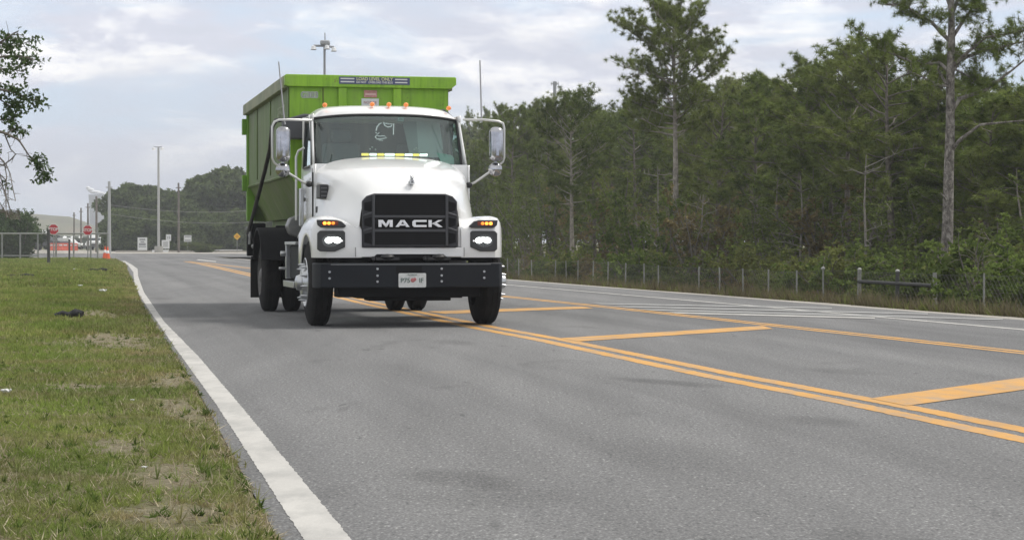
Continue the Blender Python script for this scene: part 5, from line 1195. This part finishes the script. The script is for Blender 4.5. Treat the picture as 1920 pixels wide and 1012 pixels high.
MB().lathe((0, 0, -2), [(0, r1*1.2), (zt3*.5, r1*.93), (zt3*.85, r1*.95), (zt3+2, r1*1.05), (zt3+2, r1*.95), (zt3-4, r1*.85)], 'z', 32).build('shell', mat('tower_concrete', (.34, .34, .35), .9, var=.1, vscale=.05), e, smooth=40)
pm_ = MB()
for px, py, w_, h_ in ((196, 364, 6, 1.6), (188, 362, 10, 3), (178, 360, 11, 4), (170, 356, 7, 4.5), (165, 352, 4, 3.5)):
    q = P(px, py, 1300); s = 1300/F; pm_.ball((q.x, q.y, q.z), w_*s, 6*s, h_*s*.8, 12, 8)
pm_.v = [(a-x, b-1300, c) for a, b, c in pm_.v]
sp = pm_.build('steam', mat('steam_white', (.95, .95, .96), 1), loc=(x, 1300, 0), smooth=80, kind='stuff')
x = P(1040, 450, 420).x; s = 420/F; zt4 = P(1040, 153, 420).z
e = empty('cell_tower', (x, 420, 0), 0, label='small lattice mast with antenna panels above the wood', cat='mast')
m = MB()
for sx_, sy_ in ((-1, -1), (1, -1), (0, 1)): m.tube([(sx_*.45, sy_*.4, 0), (sx_*.22, sy_*.2, zt4)], .12, 5)
for k in range(40):
    z = zt4*k/40; q = .45-.23*k/40; m.tube([(-q, -q*.9, z), (q, -q*.9, z+zt4/40)], .04, 4)
m.build('mast', mat('mast_grey', (.20, .21, .23), .6), e)
m = MB(); m.box(-7.5*s, 7.5*s, -.3, .3, zt4-5*s, zt4-4*s)
for k in range(5): m.box((-7+k*3.2)*s, (-5.6+k*3.2)*s, -.5, -.2, zt4-8*s, zt4-1*s)
m.build('antenna_panel', mat('panel_grey', (.30, .31, .33), .6), e)

# far woods: crowns rebuilt from the same generators with hazier leaf material
def big_crown(seed, h, spread):
    """dense far tree: leaf clumps through a lumpy crown, visible stem"""
    r = np.random.default_rng(seed); n = 1500; tb = MB(); tb.tube([(0, 0, -.2), (.1, 0, h*.4), (0, .1, h*.9)], .2, 7, .05)
    lob = [(r.normal(0, spread*.34), r.normal(0, spread*.34), h*r.uniform(.25, .86), spread*r.uniform(.30, .52)) for _ in range(15)]+[(0, 0, h*.82, spread*.45)]
    cc = []
    for _ in range(n):
        l = lob[r.integers(len(lob))]; v = r.normal(size=3); v /= np.linalg.norm(v); q = r.uniform(.55, 1)**.5; cc.append((l[0]+v[0]*l[3]*q, l[1]+v[1]*l[3]*q, l[2]+v[2]*l[3]*q*.8))
    for l in lob: tb.tube([(0, 0, l[2]*.55), (l[0], l[1], l[2])], .07, 4, .02)
    c = np.array(cc); v, k = leaves(c, np.tile([0, 0, 1.], (n, 1)), 7, .42, .26, .8, True, seed)
    return tb.mesh('trunk', bark, smooth=60, recalc=False), npmesh('crown', v, None, k, farleaf, tints(n, 7, k, r))
def fz(px): return 'left of the slim light pole' if px < 298 else 'between the slim light pole and the truck' if px < 470 else 'hidden behind the truck'
BG = [big_crown(61, 9, 3.2), big_crown(62, 9, 3.6), big_crown(63, 9, 3.0)]
prof = [(226, 349), (240, 343), (262, 344), (285, 350), (305, 358), (325, 366), (345, 362), (362, 348), (380, 340), (400, 328), (420, 318), (438, 317), (452, 322), (475, 325), (500, 322), (530, 318), (560, 310), (600, 312), (640, 300), (690, 300), (740, 290), (790, 285), (840, 270), (880, 262), (910, 245)]
for i, (px, ty) in enumerate(prof):
    for row in range(2):
        d_ = 225+row*22+rnd.uniform(-6, 6)+(0 if px < 700 else -60); q = px+rnd.uniform(-5, 5)+row*9; x = P(q, 450, d_).x; ht = P(q, ty+rnd.uniform(-3, 8)+row*4, d_).z
        plant('broadleaf_tree', 'trunk', 'crown', BG[(i+row) % 3], (x, d_, 0), rnd.uniform(0, 6.28), (rnd.uniform(.85, 1.1)*ht/9*(1.15), ht/8.6), label='rounded tree in the far wood '+fz(px), cat='tree', group='trees of the far wood '+fz(px))
for i in range(26):
    px = 214+i*13+rnd.uniform(-4, 4); d_ = 207+rnd.uniform(-3, 5); x = P(px, 450, d_).x
    plant('broadleaf_tree', 'trunk', 'crown', BG[i % 3], (x, d_, -.8), rnd.uniform(0, 6.28), (.62, rnd.uniform(.42, .62)), label='low tree edging the far wood '+fz(px), cat='tree', group='low trees of the far wood '+fz(px))
x = P(380, 460, 186).x; plant('shrub', 'stem', 'foliage', SH[0], (x, 186, 0), 0, (2.0, .55), label='low broad shrub beside the white signs at the junction', cat='shrub')
for i in range(26):
    px = 905+i*44+rnd.uniform(-12, 12); off = rnd.uniform(34, 46); x, d = line_pt(px, off); b = gz(off); hh = CH+(453-rnd.uniform(255, 300))/F*d-b
    plant('broadleaf_tree', 'trunk', 'crown', BG[i % 3], (x, d, b), rnd.uniform(0, 6.28), (.75, hh/8.6), label='shaded tree far back in the wood '+zone(px), cat='tree', group='far back trees '+zone(px))
# big bush at the far left
bush = broad_mesh(71, 2.7, 1.7, leafk, 22, 30, 8, .15, .05)
x = P(22, 460, 116).x; plant('shrub', 'stem', 'foliage', bush, (x, 118, 0), 0, 1, label='big round green bush behind the pipe fence at the left edge', cat='shrub')
x = P(-25, 460, 116).x; plant('shrub', 'stem', 'foliage', bush, (x, 121, 0), 2, (1.1, 1.1), label='second green bush half outside the left frame edge', cat='shrub')

# overhanging tree at the left edge
def left_tree():
    d0 = 19.0; r = random.Random(8); tb = MB(); cs_ = []; ds_ = []
    base = Vector((P(-240, 450, d0).x, d0, .03)); loc = lambda p: p-base
    tb.tube([Vector((0, 0, -.15)), Vector((.05, .1, 1.2)), Vector((.1, 0, 2.4)), loc(P(-200, 40, d0)), loc(P(-180, -60, d0))], .16, 12, .05)
    def br(pp, r0, dy, leaf, ll=.16, n=20, start=.35):
        n = int(n*.7)
        m = len(pp)-1; pts = [loc(P(px, py, d0+dy*i/m)) for i, (px, py) in enumerate(pp)]; tb.tube(pts, r0, 6, .004)
        for k in range(n):
            q = r.uniform(start, 1)*m; j = min(m-1, int(q)); b0 = pts[j].lerp(pts[j+1], q-j); dd = Vector((r.gauss(.1, .8), r.gauss(0, .8), r.gauss(-.1, .7))).normalized(); l = ll*r.uniform(.4, 1)
            b1 = b0+dd*l*.6; b2 = b1+(dd+Vector((0, 0, -.25))).normalized()*l*.4; tb.tube([b0, b1, b2], .0035, 4, .0015)
            if r.random() < leaf:
                for w in range(5): cs_.append(b0.lerp(b2, .35+.16*w)+Vector([r.gauss(0, .03) for _ in range(3)])); ds_.append(dd)
    br([(-200, 60), (-120, 70), (-50, 90), (0, 80), (35, 58)], .03, -.3, .8, .20, 34, .5)
    br([(-60, 90), (-20, 110), (20, 105), (50, 108), (76, 115)], .016, .3, .8, .17, 34, .35)
    br([(-200, 40), (-90, 30), (-20, 70), (20, 90), (55, 78)], .025, .5, .75, .2, 26, .5)
    br([(-60, 140), (-10, 130), (20, 130), (45, 135)], .012, -.2, .6, .14, 22, .3)
    br([(-200, 130), (-100, 150), (-20, 165), (25, 172), (50, 185), (80, 190)], .02, .2, .8, .14, 36, .5)
    br([(-60, 200), (-10, 180), (20, 200), (35, 190)], .012, .4, .8, .14, 26, .3)
    br([(-150, 200), (-60, 230), (10, 250), (35, 262), (52, 288), (60, 300)], .02, 0, .12, .12, 26, .4)
    br([(55, 292), (66, 300), (76, 308), (84, 322), (78, 336)], .006, .05, .95, .09, 30, .25)
    br([(10, 252), (30, 240), (48, 243)], .008, .2, .9, .10, 14, .2)
    br([(10, 255), (20, 280), (30, 290)], .008, .2, 0, .12, 6, .2)
    br([(-60, 235), (0, 225), (30, 225)], .01, .2, .8, .12, 20, .3)
    for k in range(12):
        x0 = r.uniform(-30, 15); y0 = r.uniform(285, 345); pp = [(x0-30, y0-30), (x0, y0)]
        for w in range(3): x0 += r.uniform(-4, 12); y0 += r.uniform(14, 30); pp.append((x0, y0))
        br(pp, .006, r.uniform(-.4, .4), .03, .10, 10, .2)
    br([(-60, 330), (-20, 300), (5, 310), (20, 300), (30, 288)], .01, 0, 0, .1, 10, .3)
    for k in range(6): br([(-40, 420), (0, 400-4*k), (18, 394+3*k), (38, 396+3*k)], .005, r.uniform(-.5, .5), .02, .08, 12, .3)
    c = np.array([tuple(v) for v in cs_]); dn = np.array([tuple(v) for v in ds_]); v, k = leaves(c, dn, 4, .040, .024, .75, True, 4)
    e = empty('oak_tree', base, 0, label='overhanging tree whose leafy drooping branches enter at the left edge', cat='tree')
    link('trunk', tb.mesh('trunk', barkg, smooth=60, recalc=False), e); link('crown', npmesh('crown', v, None, k, leafk, tints(len(c), 4, k, np.random.default_rng(3))), e)
left_tree()

# ------------------------------------------------------------------ haze
hm_ = bpy.data.materials.new('haze_air'); hm_.use_nodes = True; nt = hm_.node_tree
for n in list(nt.nodes): nt.nodes.remove(n)
ho = node(nt, 'ShaderNodeOutputMaterial'); pv = node(nt, 'ShaderNodeVolumePrincipled'); pv.inputs['Color'].default_value = (.90, .93, .97, 1); pv.inputs['Density'].default_value = .0007
lk(nt, pv.outputs[0], ho.inputs['Volume'])
MB().box(-1700, 1700, -60, 1500, -3, 60).build('haze', hm_, smooth=0, kind='stuff')
